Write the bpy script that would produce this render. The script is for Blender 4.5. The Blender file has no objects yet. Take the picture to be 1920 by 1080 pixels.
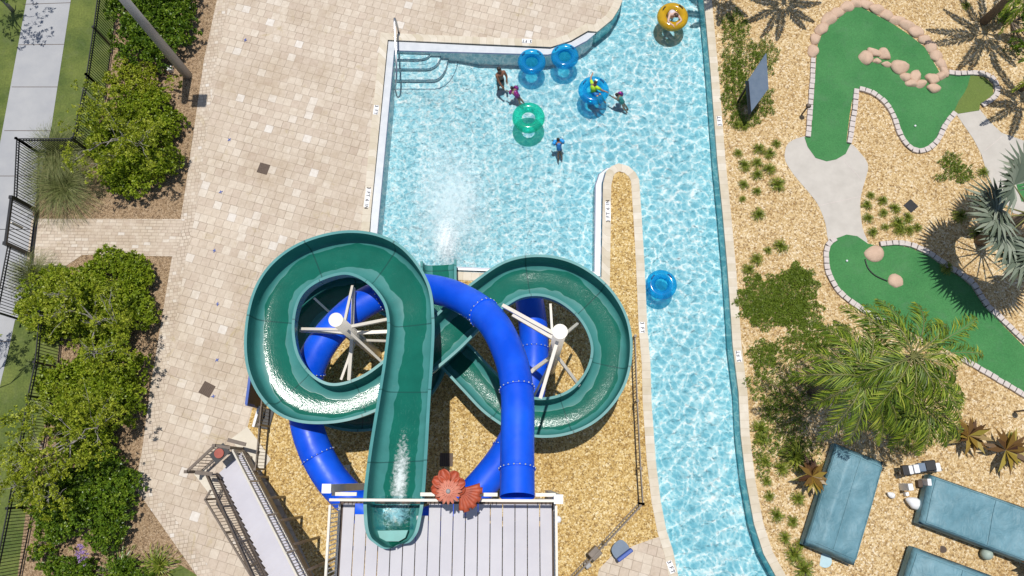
import bpy, bmesh, math, random
import numpy as np
from mathutils import Vector, Matrix
from mathutils.geometry import tessellate_polygon

# ------------------------------------------------------------------ camera
H = 28.0; FPX = 1400.0; NAD = (980.0, 895.0)
S = bpy.context.scene
_dn = Vector((NAD[0]-960, -(NAD[1]-540), -FPX)).normalized()      # world down, in camera axes
_Z = -_dn
_Y = Vector((0, 1, 0)); _Y = (_Y - _Y.dot(_Z)*_Z).normalized()
_X = _Y.cross(_Z)
R = Matrix((_X, _Y, _Z))
cam = bpy.data.cameras.new('camera'); cam.sensor_width = 36; cam.lens = FPX/1920*36
cam.clip_start = .1; cam.clip_end = 2000
co = bpy.data.objects.new('camera', cam); S.collection.objects.link(co); S.camera = co
co.matrix_world = Matrix.Translation((0, 0, H)) @ R.to_4x4()
# ------------------------------------------------------------------ light
SHX, SHY = 0.0, -0.165
EL = math.atan(1/math.hypot(SHX, SHY))
w = bpy.data.worlds.new('World'); S.world = w; w.use_nodes = True
nt = w.node_tree; bg = nt.nodes['Background']
sky = nt.nodes.new('ShaderNodeTexSky'); sky.sky_type = 'NISHITA'; sky.sun_disc = False
sky.sun_elevation = EL; sky.sun_rotation = math.radians(0)
nt.links.new(sky.outputs[0], bg.inputs[0]); bg.inputs[1].default_value = .095
sl = bpy.data.lights.new('sun', 'SUN'); sl.energy = 4.3; sl.angle = math.radians(.53); sl.color = (1, .965, .91)
so = bpy.data.objects.new('sun', sl); S.collection.objects.link(so)
so.rotation_euler = Vector((SHX, SHY, -1)).to_track_quat('-Z', 'Y').to_euler()
S.view_settings.view_transform = 'Standard'; S.view_settings.look = 'None'
S.view_settings.exposure = -.16; S.view_settings.gamma = 1; S.view_settings.use_curve_mapping = False
S.cycles.max_bounces = 8; S.cycles.transparent_max_bounces = 16; S.cycles.caustics_reflective = False; S.cycles.caustics_refractive = False

C = S.collection
def P(px, py, z=0.0):
    d = R @ Vector((px-960, -(py-540), -FPX))
    t = (z-H)/d.z
    return Vector((d.x*t, d.y*t, z))
def PL(pts, z=0.0): return [P(x, y, z) for x, y in pts]
def Q(s, ox, oy, pts): return [(ox+x/s, oy+y/s) for x, y in pts]     # coordinates read off an enlargement
rnd = random.Random(7)

# ------------------------------------------------------------------ materials
class NT:
    def __init__(s, name):
        s.m = bpy.data.materials.new(name); s.m.use_nodes = True; s.t = s.m.node_tree
        s.n = s.t.nodes; s.b = s.n['Principled BSDF']; s.out = s.n['Material Output']
    def new(s, typ, **kw):
        n = s.n.new(typ)
        for k, v in kw.items():
            if hasattr(n, k): setattr(n, k, v)
            else: n.inputs[k].default_value = v
        return n
    def L(s, a, b): s.t.links.new(a, b)
    def val(s, x, inp):
        if hasattr(x, 'links') or hasattr(x, 'is_output'): s.L(x, inp)
        else: inp.default_value = x
    def math(s, op, a, b=0.0, c=None):
        n = s.new('ShaderNodeMath', operation=op); s.val(a, n.inputs[0]); s.val(b, n.inputs[1])
        if c is not None: s.val(c, n.inputs[2])
        return n.outputs[0]
    def mix(s, f, a, b, mode='MIX'):
        n = s.n.new('ShaderNodeMix'); n.data_type = 'RGBA'; n.blend_type = mode
        s.val(f, n.inputs[0])
        for x, i in ((a, 6), (b, 7)):
            if isinstance(x, tuple): n.inputs[i].default_value = (*x[:3], 1)
            else: s.L(x, n.inputs[i])
        return n.outputs[2]
    def ramp(s, f, stops, interp='LINEAR'):
        n = s.n.new('ShaderNodeValToRGB'); cr = n.color_ramp; cr.interpolation = interp
        while len(cr.elements) > 1: cr.elements.remove(cr.elements[-1])
        for i, (p, c) in enumerate(stops):
            e = cr.elements[0] if i == 0 else cr.elements.new(p)
            e.position = p; e.color = (*c[:3], 1) if isinstance(c, tuple) else (c, c, c, 1)
        s.L(f, n.inputs[0]); return n.outputs[0]
    def coord(s, kind='Object'): return s.new('ShaderNodeTexCoord').outputs[kind]
    def noise(s, v, scale, detail=3, rough=.55, dist=0, col=False):
        n = s.new('ShaderNodeTexNoise'); n.inputs['Scale'].default_value = scale; n.inputs['Detail'].default_value = detail
        n.inputs['Roughness'].default_value = rough; n.inputs['Distortion'].default_value = dist
        s.L(v, n.inputs['Vector']); return n.outputs['Color' if col else 'Fac']
    def vor(s, v, scale, feat='F1', out='Distance', rnd_=1):
        n = s.new('ShaderNodeTexVoronoi', feature=feat); n.inputs['Scale'].default_value = scale
        n.inputs['Randomness'].default_value = rnd_; s.L(v, n.inputs['Vector']); return n.outputs[out]
    def bump(s, h, strength=.5, dist=.02, bsdf=None):
        n = s.new('ShaderNodeBump'); n.inputs['Strength'].default_value = strength; n.inputs['Distance'].default_value = dist
        s.L(h, n.inputs['Height']); s.L(n.outputs[0], (bsdf or s.b).inputs['Normal']); return n.outputs[0]
    def base(s, c):
        if isinstance(c, tuple): s.b.inputs['Base Color'].default_value = (*c[:3], 1)
        else: s.L(c, s.b.inputs['Base Color'])
    def rough(s, r): s.val(r, s.b.inputs['Roughness'])

def M(name, c1, c2=None, scale=3.0, rough=.6, bump=0.0, bscale=40.0, metal=0.0, spec=.5, coat=0.0):
    k = NT(name); v = k.coord()
    if c2 is None: c2 = tuple(x*.82 for x in c1)
    f = k.noise(v, scale, 5, .6)
    k.base(k.mix(k.ramp(f, [(.3, 0.), (.7, 1.)]), c1, c2)); k.rough(rough)
    k.b.inputs['Metallic'].default_value = metal; k.b.inputs['Specular IOR Level'].default_value = spec
    k.b.inputs['Coat Weight'].default_value = coat
    if bump: k.bump(k.noise(v, bscale, 3), bump, .02)
    return k.m

def m_gravel(name, stops, scale=17, big=((.9, .86, .8), (1.05, 1.0, .98))):
    k = NT(name); v = k.coord()
    c = k.vor(v, scale, 'F1', 'Color'); sep = k.new('ShaderNodeSeparateColor'); k.L(c, sep.inputs[0])
    col = k.ramp(sep.outputs[0], stops)
    c2 = k.vor(v, scale*2.3, 'F1', 'Color'); sep2 = k.new('ShaderNodeSeparateColor'); k.L(c2, sep2.inputs[0])
    col = k.mix(.4, col, k.ramp(sep2.outputs[1], stops))
    bigc = k.ramp(k.noise(v, .45, 5, .65), [(.3, big[0]), (.7, big[1])])
    col = k.mix(1.0, col, bigc, 'MULTIPLY')
    k.base(col); k.rough(.85)
    d = k.vor(v, scale, 'F1', 'Distance')
    k.bump(k.math('SUBTRACT', 1, k.math('POWER', d, 2)), .8, .04)
    return k.m
G_GOLD = m_gravel('gravel_gold', [(0, (.13, .06, .015)), (.22, (.38, .235, .065)), (.55, (.60, .42, .15)), (.8, (.76, .60, .29)), (1, (.88, .79, .56))], 17, ((.88, .78, .6), (1.08, 1.06, 1.04)))
G_PALE = m_gravel('gravel_pale', [(0, (.14, .07, .022)), (.2, (.40, .25, .09)), (.5, (.60, .44, .215)), (.8, (.75, .61, .37)), (1, (.90, .82, .66))], 16, ((.88, .8, .68), (1.06, 1.03, 1.0)))
MULCH = m_gravel('mulch', [(0, (.07, .04, .02)), (.3, (.25, .165, .09)), (.7, (.42, .30, .18)), (1, (.52, .41, .28))], 22)

def m_pavers(name, size, ang, rowlen=None):
    k = NT(name); v = k.coord()
    mp = k.new('ShaderNodeMapping'); k.L(v, mp.inputs[0]); mp.inputs['Rotation'].default_value[2] = ang
    sep = k.new('ShaderNodeSeparateXYZ'); k.L(mp.outputs[0], sep.inputs[0])
    sx = rowlen or size
    yy = k.math('DIVIDE', sep.outputs[1], size); row = k.math('FLOOR', yy); fy = k.math('FRACT', yy)
    wn = k.new('ShaderNodeTexWhiteNoise', noise_dimensions='1D'); k.L(row, wn.inputs['W'])
    off = k.math('MULTIPLY', wn.outputs[0], 1.0)
    xx = k.math('ADD', k.math('DIVIDE', sep.outputs[0], sx), off); ix = k.math('FLOOR', xx); fx = k.math('FRACT', xx)
    cv = k.new('ShaderNodeCombineXYZ'); k.L(ix, cv.inputs[0]); k.L(row, cv.inputs[1])
    w2 = k.new('ShaderNodeTexWhiteNoise', noise_dimensions='2D'); k.L(cv.outputs[0], w2.inputs['Vector'])
    col = k.ramp(w2.outputs['Value'], [(0, (.49, .40, .315)), (.05, (.54, .45, .36)), (.25, (.535, .45, .355)), (.6, (.565, .48, .385)), (.9, (.605, .525, .425)), (.975, (.64, .575, .49)), (1, (.68, .635, .575))])
    # stains
    st = k.ramp(k.noise(v, .35, 6, .7), [(.3, (.80, .75, .67)), (.52, (1, 1, 1)), (.75, (1.06, 1.05, 1.04))])
    col = k.mix(1., col, st, 'MULTIPLY')
    mo = k.ramp(k.noise(v, 6, 4, .7), [(.3, (.88, .85, .82)), (.7, (1.06, 1.06, 1.06))]); col = k.mix(1., col, mo, 'MULTIPLY')
    ru = k.ramp(k.noise(v, .8, 5, .75, 1.2), [(.60, 0.), (.72, .7)]); col = k.mix(ru, col, (.42, .33, .17))
    ru2 = k.ramp(k.noise(v, 2.1, 6, .8, 2.0), [(.66, 0.), (.74, .6)]); col = k.mix(ru2, col, (.30, .22, .14))
    def edge(f, s):
        a = k.math('MINIMUM', f, k.math('SUBTRACT', 1, f)); return k.math('MULTIPLY', a, s)
    e = k.math('MINIMUM', edge(fx, sx), edge(fy, size))
    g = k.ramp(e, [(.004, 1.), (.016, 0.)])
    gw = k.ramp(k.noise(v, 1.1, 3), [(.35, .35), (.65, 1.)]); g = k.math('MULTIPLY', g, gw)
    col = k.mix(k.math('MULTIPLY', g, .8), col, (.22, .16, .11))
    k.base(col); k.rough(.75); k.bump(k.math('SUBTRACT', 1, g), .3, .01)
    return k.m
PAVE = m_pavers('travertine_pavers', .335, math.radians(15.5))
BRICK = m_pavers('brick_pavers', .13, math.radians(1), .27)
BORDER = m_pavers('border_pavers', .14, math.radians(-9), .16)

def m_coping():
    k = NT('coping_stone'); uv = k.coord('UV'); sep = k.new('ShaderNodeSeparateXYZ'); k.L(uv, sep.inputs[0])
    y = k.math('DIVIDE', sep.outputs[1], .3); cell = k.math('FLOOR', y); f = k.math('FRACT', y)
    wn = k.new('ShaderNodeTexWhiteNoise', noise_dimensions='1D'); k.L(cell, wn.inputs['W'])
    col = k.ramp(wn.outputs[0], [(0, (.56, .49, .37)), (.5, (.61, .54, .43)), (1, (.67, .61, .51))])
    col = k.mix(1., col, k.ramp(k.noise(k.coord(), 3, 4), [(.3, (.9, .88, .84)), (.7, (1.05, 1.05, 1.05))]), 'MULTIPLY')
    g = k.ramp(k.math('MINIMUM', f, k.math('SUBTRACT', 1, f)), [(.01, .6), (.04, 0.)])
    k.base(k.mix(g, col, (.4, .33, .24))); k.rough(.7); return k.m
COPE = m_coping()

def m_turf(name, c1, c2, sc=60):
    k = NT(name); v = k.coord(); col = k.mix(k.ramp(k.noise(v, .7, 4, .6), [(.35, 0.), (.65, 1.)]), c1, c2)
    col = k.mix(1., col, k.ramp(k.noise(v, sc, 2), [(.3, (.8, .8, .8)), (.7, (1.18, 1.18, 1.18))]), 'MULTIPLY')
    wr = k.ramp(k.noise(v, 1.6, 5, .7, .5), [(.52, 0.), (.72, .4)]); col = k.mix(wr, col, tuple(x*.7+.05 for x in c2)); dk = k.ramp(k.noise(v, 5, 5, .8), [(.58, 0.), (.72, .35)]); col = k.mix(dk, col, tuple(x*.55 for x in c1))
    k.base(col); k.rough(.95); k.bump(k.noise(v, sc*2, 2), .4, .01); return k.m
TURF = m_turf('putting_turf', (.042, .185, .054), (.06, .22, .068), 30)
TURF2 = m_turf('rough_turf', (.115, .17, .035), (.14, .19, .04), 30)
LAWN = m_turf('lawn', (.065, .10, .018), (.14, .17, .035), 14)
CONC = M('concrete_path', (.47, .435, .385), (.55, .51, .455), 2.0, .85, .15, 60)
WALK = M('sidewalk', (.33, .335, .35), (.41, .41, .41), .8, .85, .2, 60)
PAD = M('cream_pad', (.68, .62, .51), (.60, .54, .44), 2, .8)

def m_water():
    k = NT('pool_water'); v = k.coord()
    sep = k.new('ShaderNodeSeparateXYZ'); k.L(v, sep.inputs[0])
    # turbulence is greatest in the splash pool, calmer down the river
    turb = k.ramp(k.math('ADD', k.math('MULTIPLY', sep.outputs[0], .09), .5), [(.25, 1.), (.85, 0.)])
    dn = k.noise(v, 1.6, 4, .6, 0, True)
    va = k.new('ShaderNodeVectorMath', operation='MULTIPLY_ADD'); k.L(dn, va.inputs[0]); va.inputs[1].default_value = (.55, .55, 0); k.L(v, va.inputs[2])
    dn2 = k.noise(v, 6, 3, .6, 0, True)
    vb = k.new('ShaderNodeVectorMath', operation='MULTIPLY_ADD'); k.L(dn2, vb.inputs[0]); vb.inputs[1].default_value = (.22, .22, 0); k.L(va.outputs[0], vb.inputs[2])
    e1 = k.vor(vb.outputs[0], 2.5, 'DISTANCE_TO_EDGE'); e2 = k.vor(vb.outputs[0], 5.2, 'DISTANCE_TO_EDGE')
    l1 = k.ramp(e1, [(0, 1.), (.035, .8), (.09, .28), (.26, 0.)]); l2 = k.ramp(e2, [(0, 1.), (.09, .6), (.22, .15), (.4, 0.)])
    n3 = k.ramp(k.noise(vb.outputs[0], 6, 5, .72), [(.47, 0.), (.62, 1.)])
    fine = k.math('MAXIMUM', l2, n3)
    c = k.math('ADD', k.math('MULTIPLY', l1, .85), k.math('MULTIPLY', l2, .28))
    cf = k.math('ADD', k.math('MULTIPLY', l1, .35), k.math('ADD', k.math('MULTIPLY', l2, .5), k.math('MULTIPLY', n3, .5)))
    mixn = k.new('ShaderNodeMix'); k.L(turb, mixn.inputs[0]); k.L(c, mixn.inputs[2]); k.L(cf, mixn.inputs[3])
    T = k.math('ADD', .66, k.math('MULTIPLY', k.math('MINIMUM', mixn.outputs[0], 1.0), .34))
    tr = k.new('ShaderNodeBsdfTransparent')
    caustic_tint = k.mix(T, (.05, .22, .27), (1, 1, 1))
    caustic_tint = k.ramp(T, [(.66, (.38, .66, .745)), (.76, (.50, .76, .83)), (.88, (.76, .92, .95)), (.97, (1, 1, 1))])  # caustic light net and sparkle painted into the transparent colour
    k.L(caustic_tint, tr.inputs[0])
    gl = k.new('ShaderNodeBsdfGlossy'); gl.inputs['Roughness'].default_value = .17
    h = k.math('ADD', k.noise(v, 3.0, 4, .6, .5), k.math('MULTIPLY', k.noise(v, 12, 3, .6, .6), k.math('ADD', .12, k.math('MULTIPLY', turb, .14))))
    bn = k.new('ShaderNodeBump'); bn.inputs['Strength'].default_value = .8; bn.inputs['Distance'].default_value = .30
    k.L(h, bn.inputs['Height']); k.L(bn.outputs[0], gl.inputs['Normal'])
    fr = k.new('ShaderNodeFresnel'); fr.inputs[0].default_value = 1.33; k.L(bn.outputs[0], fr.inputs['Normal'])
    mx = k.new('ShaderNodeMixShader'); k.L(fr.outputs[0], mx.inputs[0]); k.L(tr.outputs[0], mx.inputs[1]); k.L(gl.outputs[0], mx.inputs[2])
    k.L(mx.outputs[0], k.out.inputs[0]); return k.m
WATER = m_water()
PLASTER = M('pool_plaster', (.70, .79, .81), (.78, .84, .85), .9, .7)
TILE = M('pool_wall_tile', (.24, .72, .74), (.30, .78, .79), 4, .3)
LEDGE = M('ledge_stone', (.50, .53, .56), (.60, .62, .64), 3, .35, .1, 30)
STEPM = M('step_plaster', (.80, .85, .86), (.84, .88, .88), 3, .7)
NAVY = M('navy_tile', (.02, .045, .12), (.03, .06, .16), 8, .3)

def m_flume():
    k = NT('green_fibreglass'); uv = k.coord('UV'); sep = k.new('ShaderNodeSeparateXYZ'); k.L(uv, sep.inputs[0])
    ob = k.coord()
    # wet stream in the channel: u between 0 and 1 across the inside, v along it
    wob = k.math('MULTIPLY', k.math('SUBTRACT', k.noise(uv, .9, 2), .5), .35)
    bk = k.new('ShaderNodeAttribute'); bk.attribute_name = 'bank'
    d = k.math('ABSOLUTE', k.math('SUBTRACT', k.math('ADD', sep.outputs[0], k.math('SUBTRACT', wob, k.math('MULTIPLY', bk.outputs['Fac'], .13))), .5))
    wet = k.ramp(d, [(.262, 1.), (.275, 0.)])
    col = k.mix(wet, (.05, .22, .205), (.008, .13, .092))
    mpv = k.new('ShaderNodeMapping'); k.L(uv, mpv.inputs[0]); mpv.inputs['Scale'].default_value = (9, 1.6, 1)
    strk = k.noise(mpv.outputs[0], 3.0, 5, .7, .6); sp = k.ramp(k.math('ADD', k.math('MULTIPLY', strk, .6), k.math('MULTIPLY', k.noise(ob, 30, 3, .7), .4)), [(.54, 0.), (.66, 1.)])
    sp = k.math('MULTIPLY', sp, k.math('MULTIPLY', wet, k.ramp(k.noise(ob, 1.1, 3), [(.42, .0), (.65, .9)])))
    col = k.mix(k.math('MULTIPLY', sp, .16), col, (.30, .58, .50))  # pale streak highlights painted into the wet colour
    fl = k.math('GREATER_THAN', sep.outputs[0], 1.5)
    col = k.mix(fl, col, (.085, .275, .27))
    col = k.mix(1., col, k.ramp(k.noise(ob, 1.7, 4), [(.3, (.86, .88, .88)), (.7, (1.1, 1.1, 1.1))]), 'MULTIPLY')
    sm = k.math('FRACT', k.math('DIVIDE', sep.outputs[1], 2.35)); sm = k.ramp(k.math('MINIMUM', sm, k.math('SUBTRACT', 1, sm)), [(.004, .75), (.012, 0.)])
    col = k.mix(sm, col, (.012, .06, .055))
    dirt = k.ramp(k.noise(ob, 3.2, 6, .8), [(.58, 0.), (.75, .45)]); col = k.mix(k.math('MULTIPLY', dirt, k.math('SUBTRACT', 1, wet)), col, (.16, .27, .25))
    k.base(col); k.rough(k.ramp(wet, [(0, .42), (1, .13)]))
    k.b.inputs['Coat Weight'].default_value = .0
    h = k.math('MULTIPLY', k.math('ADD', k.math('MULTIPLY', k.noise(ob, 22, 3, .6), .5), strk), wet)
    k.b.inputs['Specular IOR Level'].default_value = .3; k.bump(h, .11, .05); return k.m
FLUME = m_flume()
def m_blue():
    k = NT('blue_fibreglass'); v = k.coord(); c = k.mix(k.ramp(k.noise(v, .7, 4, .6), [(.35, 0.), (.65, 1.)]), (.0, .068, .64), (.006, .108, .80))
    sc_ = k.ramp(k.noise(v, 5, 6, .8, 1.5), [(.60, 0.), (.72, .35)]); c = k.mix(sc_, c, (.05, .17, .66)); gr = k.ramp(k.noise(v, 2.4, 6, .8), [(.62, 0.), (.74, .4)]); c = k.mix(gr, c, (.01, .04, .26))
    k.base(c); k.b.inputs['Specular IOR Level'].default_value = .35; k.rough(k.ramp(k.noise(v, 3, 3), [(.3, .32), (.7, .55)])); return k.m
BLUE = m_blue()
CREAM = M('cream_steel', (.74, .69, .60), (.66, .61, .52), 3, .45)
BOLT = M('bolt_steel', (.55, .58, .62), (.45, .47, .5), 5, .3, metal=.6)
BLACK = M('black_metal', (.012, .012, .014), (.02, .02, .022), 5, .45)
BRONZE = M('bronze_metal', (.10, .075, .055), (.16, .12, .09), 5, .45)
GREY = M('grey_pole', (.27, .27, .27), (.33, .33, .33), 2, .5)
STEEL = M('stainless', (.55, .56, .58), (.42, .43, .45), 5, .25, metal=.9)
DECKM = M('composite_board', (.49, .475, .51), (.56, .545, .57), .8, .7, .1, 30)
TREAD = M('stair_tread', (.50, .49, .545), (.56, .55, .60), 1, .7)
CANVAS = None
def m_canvas():
    k = NT('teal_canvas'); v = k.coord()
    f = k.noise(v, .9, 3, .5); f2 = k.noise(v, 3.5, 4, .6)
    c = k.mix(k.ramp(f, [(.35, 0.), (.65, 1.)]), (.105, .235, .285), (.15, .30, .355))
    c = k.mix(1., c, k.ramp(f2, [(.3, (.88, .9, .9)), (.7, (1.1, 1.08, 1.08))]), 'MULTIPLY')
    fold_shade = k.ramp(k.noise(v, 2.2, 6, .75, .8), [(.46, 1.), (.5, .93), (.54, 1.)]); c = k.mix(1., c, fold_shade, 'MULTIPLY')  # shade of folds painted as darker lines in the canvas colour
    ch = k.ramp(k.noise(v, 1.1, 4, .6), [(.5, 0.), (.85, .28)]); c = k.mix(ch, c, (.26, .38, .42))
    k.base(c); k.rough(.55); k.bump(k.noise(v, 1.6, 5, .6, .6), .7, .14); return k.m
CANVAS = m_canvas()
SANDROCK = M('tan_rock', (.62, .44, .32), (.50, .35, .25), 3, .85, .5, 14)
KERB = M('kerb_block', (.62, .55, .51), (.52, .46, .42), 9, .85, .2, 40)
KERB_D = M('kerb_joint', (.10, .08, .07), None, 9, .9)
WHITE = M('white_paint', (.82, .82, .82), (.76, .76, .77), 4, .5)
INK = M('black_ink', (.02, .02, .025), None, 4, .7)
SLATE = M('slate_blue_board', (.13, .18, .25), (.17, .22, .29), 4, .6)
DARKB = M('dark_brown', (.075, .05, .035), (.11, .075, .055), 6, .7)
WOODB = M('brown_board', (.21, .14, .09), (.15, .10, .07), 6, .7)
SIGNBLUE = M('sign_blue', (.02, .07, .33), (.03, .09, .38), 6, .45)
ORANGE = M('orange_petal', (.50, .095, .035), (.30, .055, .025), 6, .55)
SALMON = M('salmon_petal', (.66, .27, .18), (.52, .17, .11), 4, .5)
TRUNK = M('bark', (.20, .16, .12), (.12, .09, .07), 8, .9, .5, 20)
TWIG = M('pale_twig', (.36, .33, .29), (.27, .25, .22), 8, .85)
BLUECLO = M('swim_blue', (.02, .20, .55), None, 4, .6)
LTBLUE = M('pale_blue_lid', (.45, .62, .66), (.38, .55, .6), 5, .5)

def m_leaf(name, stops, rough=.45, trans=.18):
    k = NT(name); a = k.new('ShaderNodeAttribute'); a.attribute_name = 'rnd'
    c = k.ramp(a.outputs['Fac'], stops); k.base(c); k.rough(rough); k.b.inputs['Specular IOR Level'].default_value = .4
    tl = k.new('ShaderNodeBsdfTranslucent'); k.L(k.mix(1., c, (1.0, 1.15, .5), 'MULTIPLY'), tl.inputs[0])
    mx = k.new('ShaderNodeMixShader'); mx.inputs[0].default_value = trans
    k.L(k.b.outputs[0], mx.inputs[1]); k.L(tl.outputs[0], mx.inputs[2]); k.L(mx.outputs[0], k.out.inputs[0]); return k.m
LEAF_MID = m_leaf('leaf_mid', [(0, (.06, .095, .008)), (.3, (.15, .225, .012)), (.7, (.27, .355, .02)), (1, (.44, .49, .05))])
LEAF_YEL = m_leaf('leaf_yellow_green', [(0, (.10, .13, .01)), (.3, (.22, .275, .015)), (.7, (.36, .41, .028)), (1, (.52, .53, .08))])
LEAF_DRK = m_leaf('leaf_dark', [(0, (.03, .07, .008)), (.4, (.085, .16, .014)), (.8, (.18, .28, .02)), (1, (.32, .40, .05))], .35)
LEAF_GRS = m_leaf('leaf_grass', [(0, (.10, .13, .035)), (.5, (.17, .20, .06)), (.85, (.27, .27, .10)), (1, (.40, .36, .18))], .6)
LEAF_TUFT = m_leaf('leaf_tuft', [(0, (.09, .14, .015)), (.5, (.19, .25, .03)), (.85, (.32, .34, .05)), (1, (.45, .42, .08))])
LEAF_PALM = m_leaf('leaf_palm', [(0, (.035, .07, .006)), (.4, (.11, .18, .012)), (.8, (.23, .31, .022)), (1, (.42, .45, .06))], .5)
LEAF_SILV = m_leaf('leaf_silver', [(0, (.085, .11, .075)), (.5, (.155, .19, .135)), (1, (.32, .35, .27))], .45, .08)
LEAF_CROT = m_leaf('leaf_croton', [(0, (.07, .03, .015)), (.4, (.17, .09, .02)), (.7, (.30, .19, .03)), (1, (.36, .30, .05))], .4)
LEAF_COV = m_leaf('leaf_cover', [(0, (.07, .11, .012)), (.5, (.15, .22, .02)), (.85, (.23, .31, .035)), (1, (.36, .42, .09))])
PURPLE = m_leaf('petal_purple', [(0, (.30, .17, .42)), (1, (.5, .35, .62))])
SKIN = {}
def skin_m(n, c):
    k = NT('skin_'+n); k.base(c); k.rough(.45); k.b.inputs['Subsurface Weight'].default_value = .05; k.bump(k.noise(k.coord(), 60, 2), .1, .01); return k.m
SK_DARK = skin_m('brown', (.23, .105, .06)); SK_TAN = skin_m('tan', (.42, .22, .14)); SK_PALE = skin_m('pale', (.66, .43, .34))
HAIR_B = M('hair_black', (.015, .011, .01), (.03, .022, .018), 20, .5); HAIR_BR = M('hair_brown', (.10, .05, .03), (.06, .03, .02), 20, .5)
CL_SHORT = M('shorts_dark', (.02, .035, .045), (.03, .07, .08), 8, .6); CL_NEON = M('shirt_neon', (.50, .80, .03), (.42, .70, .02), 4, .6)
CL_PINK = M('float_pink', (.70, .02, .30), (.5, .01, .22), 14, .4); CL_WHITE = M('swim_white', (.72, .64, .66), None, 5, .6)
CL_TEAL = M('swim_teal', (.03, .30, .28), None, 5, .6); FLB = M('float_blue', (.02, .30, .72), (.03, .36, .8), 8, .35)
EYE = M('eye_dark', (.02, .015, .012), None, 4, .3); LIP = M('lip', (.35, .12, .1), None, 4, .5)

def m_vinyl(name, c, tc, f=.45):
    k = NT(name); k.base(c); k.rough(.12); k.b.inputs['Coat Weight'].default_value = .5
    tr = k.new('ShaderNodeBsdfTransparent'); tr.inputs[0].default_value = (*tc, 1)
    mx = k.new('ShaderNodeMixShader'); mx.inputs[0].default_value = f
    k.L(k.b.outputs[0], mx.inputs[1]); k.L(tr.outputs[0], mx.inputs[2]); k.L(mx.outputs[0], k.out.inputs[0]); return k.m
V_BLUE = m_vinyl('vinyl_blue', (.02, .36, .70), (.18, .80, 1.0), .66)
V_BLUE2 = m_vinyl('vinyl_blue_floor', (.02, .42, .62), (.35, .88, 1.0), .85)
V_GREEN = m_vinyl('vinyl_green', (.03, .52, .38), (.20, .96, .78), .64)
V_YEL = m_vinyl('vinyl_yellow', (.66, .38, .01), (1, .78, .25), .3)

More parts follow.
